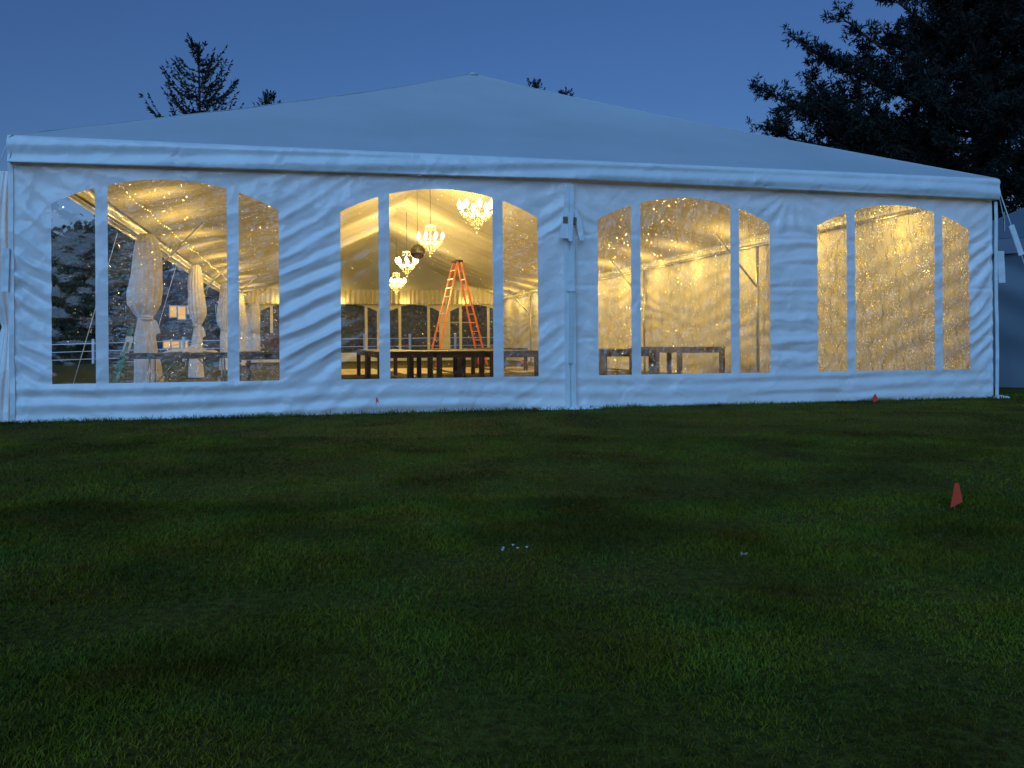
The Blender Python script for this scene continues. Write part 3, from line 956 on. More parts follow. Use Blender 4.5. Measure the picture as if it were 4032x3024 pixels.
# hanging cloth tied in at the waist
def tied_cloth(prof, n=84, pleats=15, amp=.075, seed=0, sx=1.0, sy=.75):
    vs = []; fs = []
    zs = np.linspace(prof[0][1], prof[-1][1], 46)
    pr = sorted(prof, key=lambda p: p[1])
    rr = np.interp(zs, [p[1] for p in pr], [p[0] for p in pr])
    for i, z in enumerate(zs):
        for k in range(n):
            a = 2 * PI * k / n
            w = 1 + amp * math.sin(pleats * a + 1.2 * float(vnoise(z * 1.3, seed + .5, 95))) + .10 * float(vnoise(a * 1.2, z * 2.5 + seed * 7, 96))
            r = rr[i] * w
            vs.append((r * sx * math.cos(a) + .03 * math.sin(z * 3 + seed), r * sy * math.sin(a), z))
    m = len(zs)
    for i in range(m - 1):
        for k in range(n):
            j = (k + 1) % n
            fs.append((i * n + k, i * n + j, (i + 1) * n + j, (i + 1) * n + k))
    return MB().add(vs, fs)
g = tied_cloth([(.10, 2.68), (.14, 2.2), (.19, 1.6), (.14, 1.25), (.055, 1.02), (.10, .85), (.17, .4), (.19, .0)], seed=5, sx=1.0, sy=.8)
o = g.build('gathered_wall', 'vinyl', tent, True); o.location = (-6.27, .30, 0)
o['label'] = 'side wall gathered and tied at the corner leg'

# fairy lights along the eaves
def fairy(a, b, n, label, glow=12, watt=18.0, drop=(0, 0, 0)):
    a, b = np.array(a, float), np.array(b, float)
    s = np.linspace(0, 1, n)
    root = tag(empty('string_lights', tuple(a)), label, 'string lights', 'fairy lights along the eaves')
    P = (b - a)[None] * s[:, None]
    P[:, 2] += -.05 * np.abs(np.sin(s * n * .35)) + rng.uniform(-.01, .01, n)
    mb = MB()
    for p in P:
        r = random.choice((.004, .006, .008, .011))
        mb.add([p + np.array(q) * r for q in ((1, 0, 0), (-1, 0, 0), (0, 1, 0), (0, -1, 0), (0, 0, 1.4), (0, 0, -1.4))],
               [(0, 2, 4), (2, 1, 4), (1, 3, 4), (3, 0, 4), (2, 0, 5), (1, 2, 5), (3, 1, 5), (0, 3, 5)])
    mb.build('bulbs', 'fairy', root)['kind'] = 'stuff'
    for q in range(glow):
        ld = bpy.data.lights.new('string_glow', 'POINT')
        ld.energy = watt; ld.color = (1.0, .66, .16); ld.shadow_soft_size = .05
        lo = bpy.data.objects.new('string_glow', ld); COL.objects.link(lo); lo.parent = root
        lo.location = tuple((b - a) * (q + .5) / glow + np.array(drop))
    MB().tube([tuple(p + np.array((0, 0, .014))) for p in P[::3]], .003, 4).build('cable', 'dark_plastic', root)
fairy((5.80, .6, 2.90), (5.80, 30.0, 2.90), 230, 'yellow fairy lights along the top of the right side wall', drop=(-.35, 0, -.30), watt=24.0)
fairy((-5.55, .6, 2.98), (-5.55, 30.0, 2.98), 120, 'yellow fairy lights along the open left eave', drop=(.3, 0, -.32))
fairy((-5.6, 29.75, 2.66), (5.6, 29.75, 2.66), 70, 'yellow fairy lights across the far end wall', 4, 10.0)

# ------------------------------------------------------------------ curtains on the left legs
names = ['largest white curtain tied at the waist, nearest on the open left side', 'second white tied curtain along the open left side',
         'third white tied curtain along the open left side', 'fourth white tied curtain along the open left side', 'farthest white tied curtain, at the far left tent corner']
for k, (x, y) in enumerate(LEFT):
    root = tag(empty('tied_curtain', (x, y, 0), R(random.uniform(-20, 20))), names[k], 'curtain', 'curtains tied to the left tent legs')
    zb = .02 if k != 1 else .02
    g = tied_cloth([(.12, 2.74), (.19, 2.62), (.24, 2.35), (.27, 2.0), (.30, 1.75), (.28, 1.52), (.19, 1.36), (.115, 1.28), (.14, 1.18), (.17, 1.0), (.21, .5), (.24, zb)], seed=k * 3 + 1, sx=1.0 if k % 2 == 0 else .85)
    root.scale = (.92, .92, 1.0) if k == 0 else (.80, .80, 1.0)
    g.build('cloth', 'drape', root, True)
    band = MB()
    for zz in (1.26, 1.30):
        band.lathe([(.120, zz - .018), (.130, zz), (.120, zz + .018)], (0, 0, 0), 20)
    band.build('tie_band', 'drape', root, True)
    t = MB()
    t.add([(.10, -.08, 1.28), (.20, -.10, 1.22), (.26, -.08, 1.02), (.16, -.09, .98), (.10, -.09, 1.28), (.20, -.11, 1.22), (.26, -.095, 1.02), (.16, -.105, .98)],
          [(0, 1, 2, 3), (7, 6, 5, 4), (0, 4, 5, 1), (1, 5, 6, 2), (2, 6, 7, 3), (3, 7, 4, 0)]).build('tie_tail', 'drape', root)

# ------------------------------------------------------------------ chandeliers
LAMP_W = 350.0
def octa(p, r, k=1.4):
    p = np.array(p)
    return [p + np.array(q) * r for q in ((1, 0, 0), (-1, 0, 0), (0, 1, 0), (0, -1, 0), (0, 0, k), (0, 0, -k))], \
           [(0, 2, 4), (2, 1, 4), (1, 3, 4), (3, 0, 4), (2, 0, 5), (1, 2, 5), (3, 1, 5), (0, 3, 5)]
def make_chandelier():
    root = empty('chandelier')
    MB().tube([(0, 0, .38), (0, 0, 1.6)], .007, 6).build('cable', 'dark_plastic', root)
    MB().lathe([(.012, -.20), (.03, -.16), (.014, -.05), (.03, .05), (.012, .15), (.02, .3), (.01, .38)], (0, 0, 0), 10).build('stem', 'alu', root, True)
    def ring(r, z, rad, name):
        pts = [(r * math.cos(2 * PI * k / 24), r * math.sin(2 * PI * k / 24), z) for k in range(25)]
        MB().tube(pts, rad, 6).build(name, 'alu', root, True)
    ring(.14, .32, .008, 'crown_ring')
    ring(.33, -.06, .010, 'main_ring')
    for k in range(8):
        a = 2 * PI * k / 8
        c, s = math.cos(a), math.sin(a)
        MB().tube([(0.01 * c, 0.01 * s, -.12), (.12 * c, .12 * s, -.17), (.24 * c, .24 * s, -.12), (.33 * c, .33 * s, -.02)], .008, 6).build('arm', 'alu', root, True)
        MB().lathe([(.014, -.03), (.036, .02), (.042, .06), (.028, .10), (.006, .14)], (.33 * c, .33 * s, 0), 10).build('bulb', 'bulb', root, True)
    cr = MB()
    for rr, z0, n, ln in ((.13, .31, 10, 4), (.33, -.07, 20, 4), (.24, -.13, 14, 4), (.15, -.19, 9, 5), (.06, -.26, 5, 5)):
        for k in range(n):
            a = 2 * PI * (k + .5) / n
            for q in range(ln):
                f = q / max(1, ln)
                rad = rr * (1 - .35 * f * (1 if z0 < 0 else 0))
                cr.add(*octa((rad * math.cos(a), rad * math.sin(a), z0 - .032 * q), .0075 if q < ln - 1 else .013))
    cr.add(*octa((0, 0, -.47), .026, 1.0))
    o = cr.build('crystal_strands', 'crystal', root); o['kind'] = 'stuff'
    return root
ch_pos = [(0.064, 6.1, 3.364), (0.063, 12.2, 3.513), (0.082, 17.6, 3.401), (0.208, 22.0, 3.071)]
ch_lab = ['nearest and largest lit crystal chandelier, upper right of the middle window',
          'second lit crystal chandelier, just above the mirror ball', 'third lit crystal chandelier, just below left of the mirror ball',
          'farthest and smallest lit crystal chandelier beside the window band']
ch0 = make_chandelier()
ld = bpy.data.lights.new('chandelier_light', 'POINT')
ld.energy = LAMP_W
ld.color = (1.0, 0.70, 0.23)
ld.shadow_soft_size = 0.34
lo = bpy.data.objects.new('chandelier_light', ld)
COL.objects.link(lo)
lo.parent = ch0
lo.location = (0, 0, .02)
for k, p in enumerate(ch_pos):
    o = ch0 if k == 0 else copy_tree(ch0)
    o.location = p
    o.rotation_euler = (0, 0, k * .3)
    tag(o, ch_lab[k], 'chandelier', 'crystal chandeliers hanging from the ridge')

# mirror ball
root = tag(empty('mirror_ball', (.062, 14.8, 3.435)), 'round silver mirror ball hanging between the chandeliers', 'mirror ball')
mb = MB(); r = .22
for i in range(14):
    t0, t1 = PI * i / 14 + .012, PI * (i + 1) / 14 - .012
    nn = max(4, int(28 * math.sin((t0 + t1) / 2)))
    for k in range(nn):
        a0, a1 = 2 * PI * k / nn + .012, 2 * PI * (k + 1) / nn - .012
        mb.add([(r * math.sin(t) * math.cos(a), r * math.sin(t) * math.sin(a), r * math.cos(t)) for t, a in ((t0, a0), (t1, a0), (t1, a1), (t0, a1))], [(0, 1, 2, 3)])
mb.build('mirror_tiles', 'mirror', root)['kind'] = 'stuff'
MB().lathe([(.21 * math.sin(t), -.21 * math.cos(t)) for t in np.linspace(.05, PI - .05, 14)], (0, 0, 0), 20).build('core', 'dark_plastic', root, True)
MB().tube([(0, 0, .2), (0, 0, 1.7)], .006, 6).build('cable', 'dark_plastic', root)

# ------------------------------------------------------------------ orange stepladder
def stepladder(loc, rz, HT, spread, wid, colour, label, nsteps, sec=1.0):
    root = tag(empty('stepladder', loc, rz), label, 'ladder')
    def lp(side, y, t):   # point along a rail: side -1 front, +1 rear
        x0, x1 = side * spread, side * .07
        w0, w1 = (wid, wid * .5) if side < 0 else (wid * .9, wid * .43)
        return Vector((x0 + (x1 - x0) * t, y * (w0 + (w1 - w0) * t), HT * t))
    for side in (-1, 1):
        for y in (-1, 1):
            MB().bar(lp(side, y, 0), lp(side, y, 1), .035 * sec, .10 * sec, up=(0, 1, 0)).build('rail', colour, root)
            MB().box(lp(side, y, 0) + Vector((0, 0, .02)), (.11 * sec, .05, .05), bevel=.006).build('foot', 'dark_plastic', root)
    for k in range(1, nsteps + 1):
        t = k / (nsteps + 1)
        a, b = lp(-1, -1, t), lp(-1, 1, t)
        MB().box((a + b) / 2, (.085 * sec, (b - a).length, .025), bevel=.004).build('step', 'alu', root)
        a, b = lp(1, -1, t), lp(1, 1, t)
        MB().bar(a, b, .025, .03).build('rear_brace', colour if k % 2 else 'alu', root)
    for y in (-1, 1):
        MB().bar(lp(-1, y, .42), lp(1, y, .42), .022, .012).build('spreader', 'alu', root)
    MB().box((0, 0, HT + .02), (.26 * sec, wid * 1.1, .09 * sec), bevel=.012).build('top_cap', 'dark_plastic', root)
    return root
stepladder((2.16, 20.2, 0), R(13), 3.66, .98, .40, 'orange', 'tall orange stepladder standing open inside the tent', 11)

# ------------------------------------------------------------------ tables
def farm_table(x0, x1, y0, y1, label, top=.66, leg=.095, turned=False):
    cx, cyy = (x0 + x1) / 2, (y0 + y1) / 2
    w, l = x1 - x0, y1 - y0
    root = tag(empty('farm_table', (cx, cyy, 0)), label, 'table', 'dark wooden tables in the tent')
    nb = 5
    for k in range(nb):
        bw = w / nb
        MB().box((-w / 2 + bw * (k + .5), 0, top - .018 + random.uniform(-.001, .001)), (bw - .004, l, .036), bevel=.003).build('plank', 'wood', root)
    for s in (-1, 1):
        MB().box((s * (w / 2 - .05), 0, top - .036 - .045), (.025, l - .12, .086)).build('apron', 'wood', root)
        MB().box((0, s * (l / 2 - .05), top - .036 - .045), (w - .16, .025, .086)).build('apron', 'wood', root)
    for sx in (-1, 1):
        for sy in (-1, 1):
            px, py = sx * (w / 2 - .055), sy * (l / 2 - .055)
            if turned:
                MB().box((px, py, top - .10), (leg, leg, .13), bevel=.006).lathe([(.045, .0), (.05, .1), (.032, .16), (.048, .3), (.03, .36), (.05, .40), (.03, .44), (.045, .5)], (px, py, 0), 12).build('leg', 'wood_leg', root, False)
            else:
                MB().box((px, py, (top - .036) / 2), (leg, leg, top - .036), bevel=.008).build('leg', 'wood_leg', root)
    return root
farm_table(-1.83, -.79, 6.0, 9.0, 'leftmost dark wooden table of the nearest row in the middle window')
farm_table(-1.83, -.79, 9.3, 12.4, 'dark wooden table end to end behind the leftmost one of the nearest row')
farm_table(-.76, .15, 5.8, 8.8, 'dark wooden table filling the gap in the middle of the nearest table row')
farm_table(.18, 1.14, 5.5, 8.6, 'rightmost dark wooden table of the nearest row in the middle window')
farm_table(.18, 1.14, 8.9, 11.9, 'dark wooden table end to end behind the rightmost one of the nearest row')
farm_table(1.72, 2.78, 3.85, 6.7, 'dark wooden table with thick legs at the left of the third window', leg=.15, top=.68)
farm_table(4.30, 5.36, 6.4, 9.2, 'dark wooden table whose end shows in the third window', top=.695)
farm_table(-4.22, -3.30, 4.45, 7.4, 'dark wooden table with turned legs at the right of the first window', top=.685, turned=True)
farm_table(2.0, 3.0, 13.6, 16.4, 'far dark wooden table near the stepladder', top=.66)

# folding table in the first window
root = tag(empty('folding_table', (-5.0, 5.15, 0)), 'dark folding table with metal legs in the first window', 'table')
MB().box((0, 0, .655), (1.80, .76, .045), bevel=.012).build('table_top', 'dark_plastic', root)
MB().box((0, -.36, .61), (1.70, .02, .05)).build('apron', 'dark_plastic', root)
for s in (-1, 1):
    x = s * .55
    for y in (-.28, .28):
        MB().tube([(x, y, .0), (x, y, .63)], .014, 8).build('leg', 'alu', root, True)
    MB().tube([(x, -.28, .12), (x, .28, .12)], .011, 8).build('stretcher', 'alu', root, True)
    MB().tube([(x, 0, .12), (x - s * .42, 0, .62)], .011, 8).build('brace', 'alu', root, True)
# heap of white cloth with a loop of cord on it
root = tag(empty('cloth_heap', (-4.95, 5.05, .678)), 'heap of pale folded cloth lying on the folding table', 'cloth')
n = 26; X, Y = np.meshgrid(np.linspace(-.42, .42, n), np.linspace(-.2, .2, 14), indexing='ij')
Z = .11 * np.clip(1 - (X / .43) ** 2, 0, 1) ** .7 * np.clip(1 - (Y / .21) ** 2, 0, 1) ** .5 * (.7 + .4 * vnoise(X * 8, Y * 8, 101)) + .001
np_mesh('cloth', np.stack([X, Y, Z], -1).reshape(-1, 3), gridfaces(n, 14), 'drape', root)
pts = [(-.1 + .28 * math.cos(t), -.05 + .05 * math.sin(t), .08 + .05 * math.sin(t)) for t in np.linspace(0, PI, 14)]
tag(MB().tube([(-4.85 + p[0], 5.0 + p[1], .70 + p[2]) for p in pts], .008, 6).build('cable', 'webbing', None, True), 'loop of pale cord on top of the cloth heap', 'cord')
# carton stack on the turned-leg table
root = tag(empty('carton', (-3.52, 5.05, .687)), 'brown carton standing on the table with turned legs', 'box')
MB().box((0, 0, .15), (.50, .40, .30), bevel=.006).build('body', 'carton', root)
MB().box((-.126, 0, .304), (.245, .40, .006), (0, R(3), 0)).build('flap', 'carton', root)
MB().box((.126, 0, .304), (.245, .40, .006), (0, R(-2), 0)).build('flap', 'carton', root)

# tan sheets lying on the grass floor
k = 0
for ix in range(5):
    for iy in range(2):
        x = -1.6 + ix * 1.55; y = 13.6 + iy * 2.6 + random.uniform(-.05, .05)
        if ix == 2 and iy == 0: pass
        o = MB().box((0, 0, .012), (1.22, 2.44, .018), bevel=.002).build('plywood_sheet', 'ply')
        o.location = (x, y, .004); o.rotation_euler = (0, 0, R(random.uniform(-3, 3)))
        tag(o, 'tan plywood sheet lying on the grass inside the tent', 'plywood', 'plywood sheets on the tent floor')

# short green stepladder just inside the open left side
gl = stepladder((-6.16, 7.25, 0.0), R(16), 1.20, .40, .27, 'green_rail', 'short dark green stepladder with a pale paper sticker, by the nearest curtain', 3, 1.5)
MB().box((-.17, -.245, .82), (.12, .006, .30), (0, R(16), R(0))).build('sticker', 'paper', gl)

# ------------------------------------------------------------------ small marker flags, flowers, leaf
def flag(base, tri, label):
    root = tag(empty('marker_flag', base), label, 'flag', 'small red marker flags in the grass')
    n = len(tri)
    vs = [(x, .002 * math.sin(z * 60), z) for x, z in tri] + [(x, .002 * math.sin(z * 60) + .0015, z) for x, z in tri]
    fs = [tuple(range(n)), tuple(range(2 * n - 1, n - 1, -1))] + [(i, i + n, (i + 1) % n + n, (i + 1) % n) for i in range(n)]
    MB().add(vs, fs).build('cloth', 'flag', root)
    zt = max(z for _, z in tri); xt = [x for x, z in tri if z == zt][0]
    MB().tube([(xt, .004, -.10), (xt, .004, zt)], .0013, 5).build('wire', 'wire', root)
flag((-.175, -6.62, .0), [(-.008, .132), (.014, .132), (.034, .042), (-.034, .016)], 'largest red marker flag, alone on the lawn at the right')
flag((-2.36, -.28, .0), [(.0, .205), (.012, .20), (.036, .125), (.012, .16), (-.006, .118)], 'thin red marker flag by the tent wall below the middle window')
flag((3.95, -.36, .0), [(.01, .125), (.05, .06), (.048, .03), (-.004, .006), (-.042, .05)], 'red marker flag by the tent wall below the fourth window')
flag((3.2, 15.0, .0), [(.0, .30), (.05, .26), (.05, .18), (-.05, .18), (-.05, .26)], 'red marker flag inside the tent near the ladder')
DA = [(-2.443, -6.973), (-2.400, -6.948), (-2.395, -7.001), (-2.452, -7.0), (-2.361, -7.003)]
def daisy(p, k):
    root = tag(empty('daisy', (p[0], p[1], float(ground_z(*p)) + .012)), 'tiny white flower in the cluster of the middle lawn', 'flower', 'tiny white flowers on the lawn')
    root.scale = (.55, .55, .55)
    MB().tube([(0, 0, -.02), (.004, 0, .055)], .0012, 5).build('stem', 'stem', root)
    m = MB()
    for q in range(7):
        a = 2 * PI * q / 7 + k
        c, s = math.cos(a), math.sin(a)
        m.add([(.004, 0, .053), (.004 + .008 * c - .003 * s, .008 * s + .003 * c, .062), (.004 + .013 * c, .013 * s, .064), (.004 + .008 * c + .003 * s, .008 * s - .003 * c, .062)], [(0, 1, 2, 3)])
    m.lathe([(.003, .052), (.006, .058), (.003, .064)], (.004, 0, 0), 8)
    m.build('petals', 'petal', root)
for k, p in enumerate(DA): daisy(p, k)
lf = root = tag(empty('fallen_leaf', (-1.62, -7.255, float(ground_z(-1.62, -7.255)) + .035), R(20)), 'pale fallen leaf lying on the lawn right of the flowers', 'leaf')
m = MB()
for q, (l, a) in enumerate(((.045, 0), (.035, 1.1), (.035, -1.1), (.025, 2.2), (.025, -2.2))):
    c, s = math.cos(a), math.sin(a)
    m.add([(0, 0, 0), (l * .5 * c - .012 * s, l * .5 * s + .012 * c, .008), (l * c, l * s, .015), (l * .5 * c + .012 * s, l * .5 * s - .012 * c, .006)], [(0, 1, 2, 3)])
m.build('blade', 'dry_leaf', root)
MB().tube([(0, 0, 0), (-.03, .006, .004)], .0012, 5).build('stalk', 'dry_leaf', root)
lf.scale = (.55, .55, .55)

# ------------------------------------------------------------------ white rail fence behind
def build_fence():
    a = np.array([-26.0, 43.7]); b = np.array([16.0, 33.6])
    Ln = np.linalg.norm(b - a); d = (b - a) / Ln; nx = np.array([-d[1], d[0]])
    root = tag(empty('rail_fence', (a[0], a[1], 0)), 'white three-rail fence beyond the tent', 'fence')
    n = int(Ln / 2.44)
    ang = math.atan2(d[1], d[0])
    for k in range(n + 1):
        p = d * k * 2.44
        z = float(ground_z(a[0] + p[0], a[1] + p[1]))
        MB().box((p[0], p[1], z + .62), (.127, .127, 1.36), (0, 0, ang), bevel=.01).lathe([(.10, 0), (.10, .02), (.01, .07)], (p[0], p[1], z + 1.30), 4).build('post', 'white_paint', root)
        if k == n: break
        q = d * (k + 1) * 2.44
        z2 = float(ground_z(a[0] + q[0], a[1] + q[1]))
        for hh in (.28, .70, 1.12):
            MB().bar((p[0], p[1], z + hh), (q[0], q[1], z2 + hh), .04, .14, up=(d[0] * 0 + nx[0], nx[1], 0)).build('rail', 'white_paint', root)
build_fence()

# ------------------------------------------------------------------ house beyond the fence
def build_house():
    gz = float(ground_z(-13, 62))
    root = tag(empty('house', (-13.0, 64.3, gz), R(-8)), 'dark two-storey house with a few lit windows beyond the fence', 'house')
    MB().box((0, 3, 2.7), (10, 6, 5.4)).build('wall', 'house', root)
    MB().add([(-5.4, -.4, 5.3), (5.4, -.4, 5.3), (5.4, 6.4, 5.3), (-5.4, 6.4, 5.3), (-5.4, 3, 7.6), (5.4, 3, 7.6)],
             [(0, 1, 5, 4), (2, 3, 4, 5), (0, 4, 3), (1, 2, 5), (0, 3, 2, 1)]).build('roof', 'shingle', root)
    MB().box((3.0, -.05, 1.0), (1.0, .08, 2.1)).build('door', 'shingle', root)
    for x, z, w, h in ((-.25, 4.05, .5, .85), (.42, 3.95, .55, 1.0), (1.05, 4.2, .35, .6), (-.75, 1.42, .5, .55), (-.1, 1.42, .6, .55), (.6, 1.42, .5, .55)):
        f = MB().box((x, -.03, z), (w + .16, .06, h + .16)).build('window', 'white_paint', root)
        MB().box((x, -.065, z), (w, .01, h)).build('pane', 'lit_window', f)
    for x, z in ((-3.4, 4.0), (-3.4, 1.5), (3.6, 4.0)):
        f = MB().box((x, -.03, z), (1.1, .06, 1.2)).build('window', 'white_paint', root)
        MB().box((x, -.065, z), (.95, .01, 1.05)).build('pane', 'dark_plastic', f)
build_house()

# ------------------------------------------------------------------ second tent at the right edge
def build_tent2():
    ang = -R(42.0)
    right = Vector((math.cos(ang), math.sin(ang), 0)); back = Vector((-math.sin(ang), math.cos(ang), 0))
    o0 = Vector((8.22, 2.28, 0)) - right * .72
    root = tag(empty('canopy_tent', tuple(o0), ang), 'dim shaded tent at the right edge, behind the guy rope', 'tent')
    w, dp, ev = 5.0, 5.0, 2.50
    # front wall with sagging folds
    X, Z = np.meshgrid(np.linspace(0, w, 80), np.linspace(0, 2.3, 30), indexing='ij')
    h = .04 * np.sin(2 * PI * (Z + .6 * X) / .8 + vnoise(X, Z, 121)) * (Z / 2.3) + .02 * vnoise(X * 2, Z * 2, 122)
    np_mesh('front_wall', np.stack([X, h, Z], -1).reshape(-1, 3), gridfaces(80, 30), 'shaded_canvas', root)
    Y, Z = np.meshgrid(np.linspace(0, dp, 40), np.linspace(0, 2.3, 12), indexing='ij')
    np_mesh('side_wall', np.stack([.03 * vnoise(Y * 1.5, Z, 123), Y, Z], -1).reshape(-1, 3), gridfaces(40, 12), 'shaded_canvas', root)
    MB().add([(-.04, -.06, 2.24), (w, -.06, 2.24), (w, -.04, ev), (-.04, -.04, ev)], [(0, 1, 2, 3)]).add([(-.06, -.06, 2.24), (-.06, dp, 2.24), (-.04, dp, ev), (-.04, -.04, ev)], [(3, 2, 1, 0)]).build('valance', 'shaded_canvas', root)
    MB().add([(-.05, -.05, ev), (w + .05, -.05, ev), (w + .05, dp + .05, ev), (-.05, dp + .05, ev), (w / 2, dp / 2, ev + 1.35)], [(0, 1, 4), (1, 2, 4), (2, 3, 4), (3, 0, 4)]).build('roof', 'shaded_canvas', root)
    for x, y in ((.05, .05), (w - .05, .05), (.05, dp - .05)):
        MB().tube([(x, y, 0), (x, y, 2.5)], .025, 8).build('pole', 'alu', root, True)
build_tent2()

# ------------------------------------------------------------------ trees
def sprig_mesh(P, D, ln, wd, r):
    """one narrow two-triangle blade per row, random roll"""
    n = len(P)
    up = r.normal(0, 1, (n, 3))
    side = np.cross(D, up); side /= np.linalg.norm(side, axis=1)[:, None] + 1e-9
    ln = np.asarray(ln)[:, None]; wd = np.asarray(wd)[:, None]
    V = np.empty((n, 4, 3))
    V[:, 0] = P; V[:, 1] = P + D * ln * .45 + side * wd; V[:, 2] = P + D * ln; V[:, 3] = P + D * ln * .45 - side * wd
    F = (np.arange(n) * 4)[:, None] + np.array([[0, 1, 2, 3]])
    return V.reshape(-1, 3), F

def unit(v):
    v = np.asarray(v, float)
    return v / (np.linalg.norm(v, axis=-1, keepdims=True) + 1e-9)

def spruce(name, loc, height, spread, seed, label, group, z_from=0.3, dens=1.0):
    r = np.random.default_rng(seed)
    root = tag(empty(name, loc), label, 'tree', group)
    MB().tube([(0, 0, -.3), (.03, 0, height * .5), (0, .02, height * .97)], [height * .016, height * .009, .02], 8).build('trunk', 'bark', root, True)
    limb = MB(); PP = []; DD = []
    zs = []
    z = height * z_from
    while z < height * .985:
        zs.append(z); z += r.uniform(.26, .46) / dens
    for z in zs:
        t = z / height
        for w in range(int(r.integers(4, 7))):
            ln = spread * (1 - t) ** .85 * r.uniform(.5, 1.1) + .22
            if r.uniform() < .15: ln *= 1.3
            a = r.uniform(0, 2 * PI)
            el = r.uniform(.05, .35) + .35 * t
            n = 9
            s = np.linspace(0, 1, n)
            rad = ln * s
            zz = z + rad * math.tan(el) - .16 * ln * np.sin(PI * s) + .16 * ln * s ** 3
            pts = np.stack([rad * math.cos(a), rad * math.sin(a), zz], 1)
            limb.tube(pts, list(np.linspace(.05, .012, n) * (1 - t * .5)), 4, False)
            m = int(ln * 26) + 5
            u = r.uniform(.12, 1, m)
            p = np.stack([np.interp(u, s, pts[:, i]) for i in range(3)], 1)
            tang = unit(pts[-1] - pts[0])
            d = unit(tang[None] * .9 + r.normal(0, .42, (m, 3)) + np.array([0, 0, -.22]))
            PP.append(p); DD.append(d)
            PP.append(pts[-1:][[0, 0, 0, 0]]); DD.append(unit(tang[None] + r.normal(0, .12, (4, 3)) + np.array([0, 0, .25])))
    m = 40
    PP.append(np.stack([r.normal(0, .04, m), r.normal(0, .04, m), height * r.uniform(.9, .99, m)], 1)); DD.append(unit(r.normal(0, .35, (m, 3)) + np.array([0, 0, 1.])))
    P = np.concatenate(PP); D = np.concatenate(DD)
    limb.build('branches', 'bark', root)['kind'] = 'stuff'
    V, F = sprig_mesh(P, D, r.uniform(.16, .40, len(P)), r.uniform(.03, .065, len(P)), r)
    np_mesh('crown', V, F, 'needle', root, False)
    return root
spruce('spruce_tree', (-9.96, 53.2, -.5), 22.3, 9.4, 5, 'tall spruce rising behind the roof at the left', None, .5, 1.0)
spruce('spruce_tree', (-6.05, 72.9, -.5), 24.6, 8.0, 9, 'small spruce tip showing over the roof right of the tall spruce', None, .82, 1.2)
spruce('spruce_tree', (17.6, 67.2, -.5), 25.8, 7.0, 13, 'spruce tip showing over the roof just right of the peak', None, .7)
spruce('spruce_tree', (20.5, 66.5, -.5), 24.7, 5.0, 17, 'tiny twin spruce tip farther down the right roof slope', None, .7)

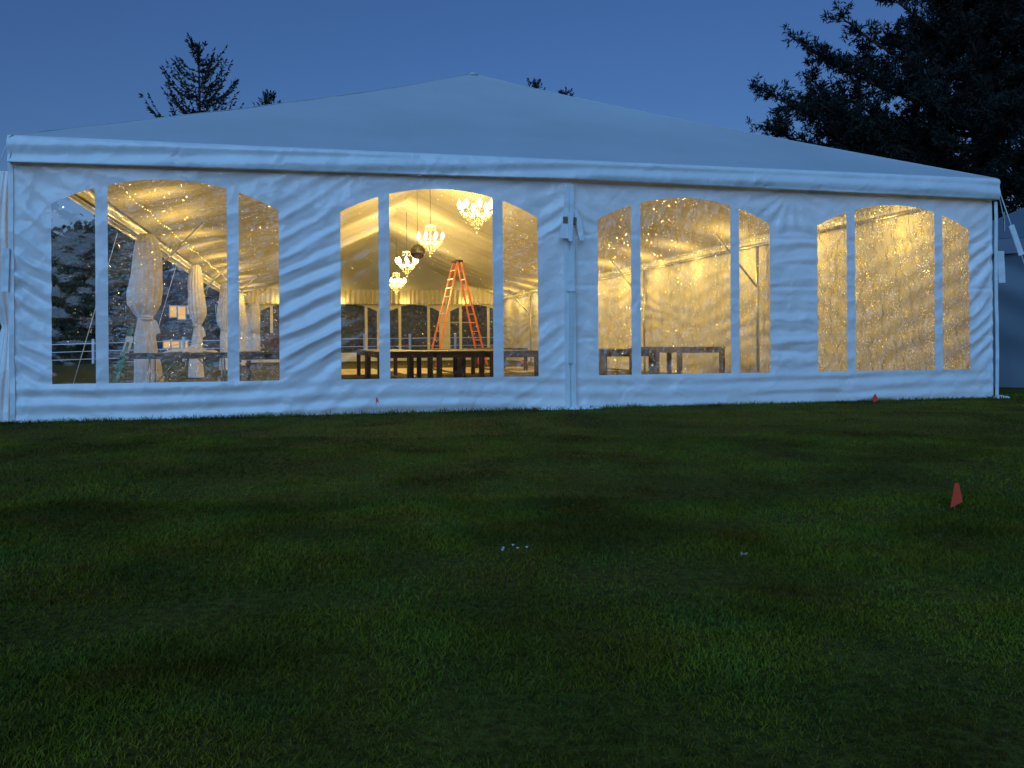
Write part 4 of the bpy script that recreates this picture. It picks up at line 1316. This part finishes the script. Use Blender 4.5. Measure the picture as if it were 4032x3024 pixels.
def big_pine():
    r = np.random.default_rng(23)
    base = np.array([23.55, 19.5, 0.])
    root = tag(empty('pine_tree', tuple(base)), 'huge dark pine towering over the right end of the tent', 'tree')
    MB().tube([(0, 0, -.3), (-.1, 0, 5), (0, .1, 10), (.2, 0, 15), (.3, .1, 20)], [.52, .46, .38, .28, .1], 12).build('trunk', 'bark', root, True)
    limb = MB(); PP = []; DD = []
    def tufts(p, d, k):
        q = p[None] + r.normal(0, .05, (k, 3))
        PP.append(q); DD.append(unit(d[None] * .6 + r.normal(0, .7, (k, 3))))
    def limb_to(a, tip, r0, dens):
        a = np.array(a, float); tip = np.array(tip, float)
        n = 9; s = np.linspace(0, 1, n)
        Ln = np.linalg.norm(tip - a)
        pts = a[None] + (tip - a)[None] * s[:, None]
        pts[:, 2] += -.09 * Ln * np.sin(PI * s) + .02 * Ln * r.normal(0, 1, n) * s * (1 - s)
        pts[:, 0] += .05 * Ln * r.normal(0, 1, n) * s * (1 - s); pts[:, 1] += .05 * Ln * r.normal(0, 1, n) * s * (1 - s)
        limb.tube(pts, list(np.linspace(r0, .02, n)), 6, False)
        ax = unit(tip - a)
        for k in range(int(Ln * 8.0 * dens)):
            u = r.uniform(.16, 1.0)
            p = np.array([np.interp(u, s, pts[:, i]) for i in range(3)])
            bl = r.uniform(.4, 1.5) * (1.1 - .6 * u)
            d = unit(ax * r.uniform(.3, .9) + r.normal(0, .55, 3) + np.array([0, 0, .30]))
            e = p + d * bl
            mid = (p + e) / 2 + np.array([0, 0, -.05 * bl])
            limb.tube([p, mid, e], [.018, .012, .006], 4, False)
            for w in np.linspace(.30, 1.0, max(2, int(bl * 5.5))):
                pt = p + (e - p) * w
                tufts(pt, d, 15)
                if r.uniform() < .75:
                    dd = unit(d * .5 + r.normal(0, .6, 3) + np.array([0, 0, .3]))
                    e2 = pt + dd * r.uniform(.15, .42)
                    limb.tube([pt, e2], [.008, .004], 3, False)
                    tufts(e2, dd, 15)
    B = base
    tips = [((-8.8, 2.1, 10.95), 8.6), ((-8.3, 2.0, 9.35), 7.3), ((-7.3, 1.7, 12.85), 10.2), ((-5.7, 1.3, 13.85), 11.2), ((-3.9, .9, 14.9), 12.4),
            ((-7.3, 1.0, 9.6), 7.0), ((-6.2, 2.6, 11.6), 9.0), ((-4.6, -1.2, 11.2), 9.2), ((-5.0, 0.6, 8.6), 6.6), ((-3.0, -1.5, 8.3), 6.4),
            ((-4.2, 2.2, 12.6), 10.3), ((-2.6, -1.8, 13.2), 11.2), ((-2.2, 1.5, 15.6), 13.2), ((-5.4, 3.5, 7.6), 6.0), ((-3.0, 3.0, 7.0), 5.4),
            ((3.4, -1.0, 10.4), 8.8), ((3.0, -1.8, 12.8), 10.9), ((2.6, 1.8, 14.8), 12.4), ((4.4, .6, 8.2), 6.8), ((1.2, -2.2, 15.2), 13.0), ((3.2, -1.6, 7.4), 6.2),
            ((.6, -3.0, 11.8), 9.8), ((-1.0, -2.8, 14.2), 12.2), ((1.8, 2.2, 17.4), 15.2), ((-2.4, .6, 18.0), 15.2), ((1.2, -1.4, 18.4), 16.0), ((0.3, .2, 20.8), 18.0),
            ((-1.6, -2.4, 9.6), 7.8), ((-7.6, .4, 10.2), 8.0), ((-6.4, 1.6, 10.4), 8.4), ((4.8, 1.6, 11.6), 9.6), ((-1.8, -1.6, 16.2), 14.0), ((2.9, -.6, 16.2), 13.8)]
    for k in range(46):
        a = r.uniform(0, 2 * PI); zt = r.uniform(6.2, 19.5)
        ln = r.uniform(2.0, 5.2) * (1.15 - max(0, zt - 9) / 16)
        tips.append(((ln * math.cos(a), ln * math.sin(a), zt), zt - ln * r.uniform(.15, .4)))
    for tp, z0 in tips:
        limb_to((0, 0, z0), tp, .13, 1.0)
    P = np.concatenate(PP); D = np.concatenate(DD)
    limb.build('branches', 'bark', root)['kind'] = 'stuff'
    V, F = sprig_mesh(P, D, r.uniform(.16, .30, len(P)), r.uniform(.019, .036, len(P)), r)
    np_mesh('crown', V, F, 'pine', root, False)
big_pine()

def leafy_tree(seed, height, width):
    r = np.random.default_rng(seed)
    root = empty('leafy_tree')
    MB().tube([(0, 0, -.5), (.1, 0, height * .3), (0, .1, height * .7)], [.3, .22, .06], 8).build('trunk', 'bark', root, True)
    PP = []
    nl = 46
    for k in range(nl):
        t = r.uniform(.12, 1.0)
        rad = width / 2 * math.sin(PI * min(1, t * .8 + .16)) ** .7
        a = r.uniform(0, 2 * PI); q = r.uniform(.2, 1) ** .6
        c = np.array([rad * q * math.cos(a), rad * q * math.sin(a), height * t * .95])
        m = 90
        PP.append(c + r.normal(0, 1, (m, 3)) * np.array([.62, .62, .5]) * width / 7)
    P = np.concatenate(PP)
    D = unit(r.normal(0, 1, P.shape))
    V, F = sprig_mesh(P, D, r.uniform(.25, .55, len(P)), r.uniform(.10, .22, len(P)), r)
    np_mesh('crown', V, F, 'leaf', root, False)
    return root
protos = [leafy_tree(31, 9.5, 7.5), leafy_tree(32, 11.0, 8.5), leafy_tree(33, 8.0, 7.0)]
TL = [(-33, 62, 0, 1.0), (-28, 70, 1, .95), (-25.5, 60, 2, 1.05), (-22, 74, 1, 1.1), (-19.5, 66, 0, 1.1), (-17.5, 72, 1, 1.2), (-9.0, 70, 0, 1.15), (-5, 66, 2, 1.2),
      (-1, 70, 1, 1.0), (3.5, 66, 0, .95), (8, 68, 2, 1.1), (12.5, 66, 1, .95), (17, 62, 0, 1.0), (-38, 55, 1, 1.0), (-20.5, 55, 2, .8), (-7.0, 60, 2, .8), (21, 56, 2, 1.1), (2, 58, 2, .85), (10, 57, 2, .9)]
used = set()
for k, (x, y, pi, s) in enumerate(TL):
    o = protos[pi] if pi not in used else copy_tree(protos[pi])
    used.add(pi)
    o.location = (x, y, float(ground_z(x, y)))
    o.scale = (s, s, s)
    o.rotation_euler = (0, 0, k * 1.7)
    tag(o, 'dark leafy tree in the row beyond the white fence', 'tree', 'dark trees beyond the fence')
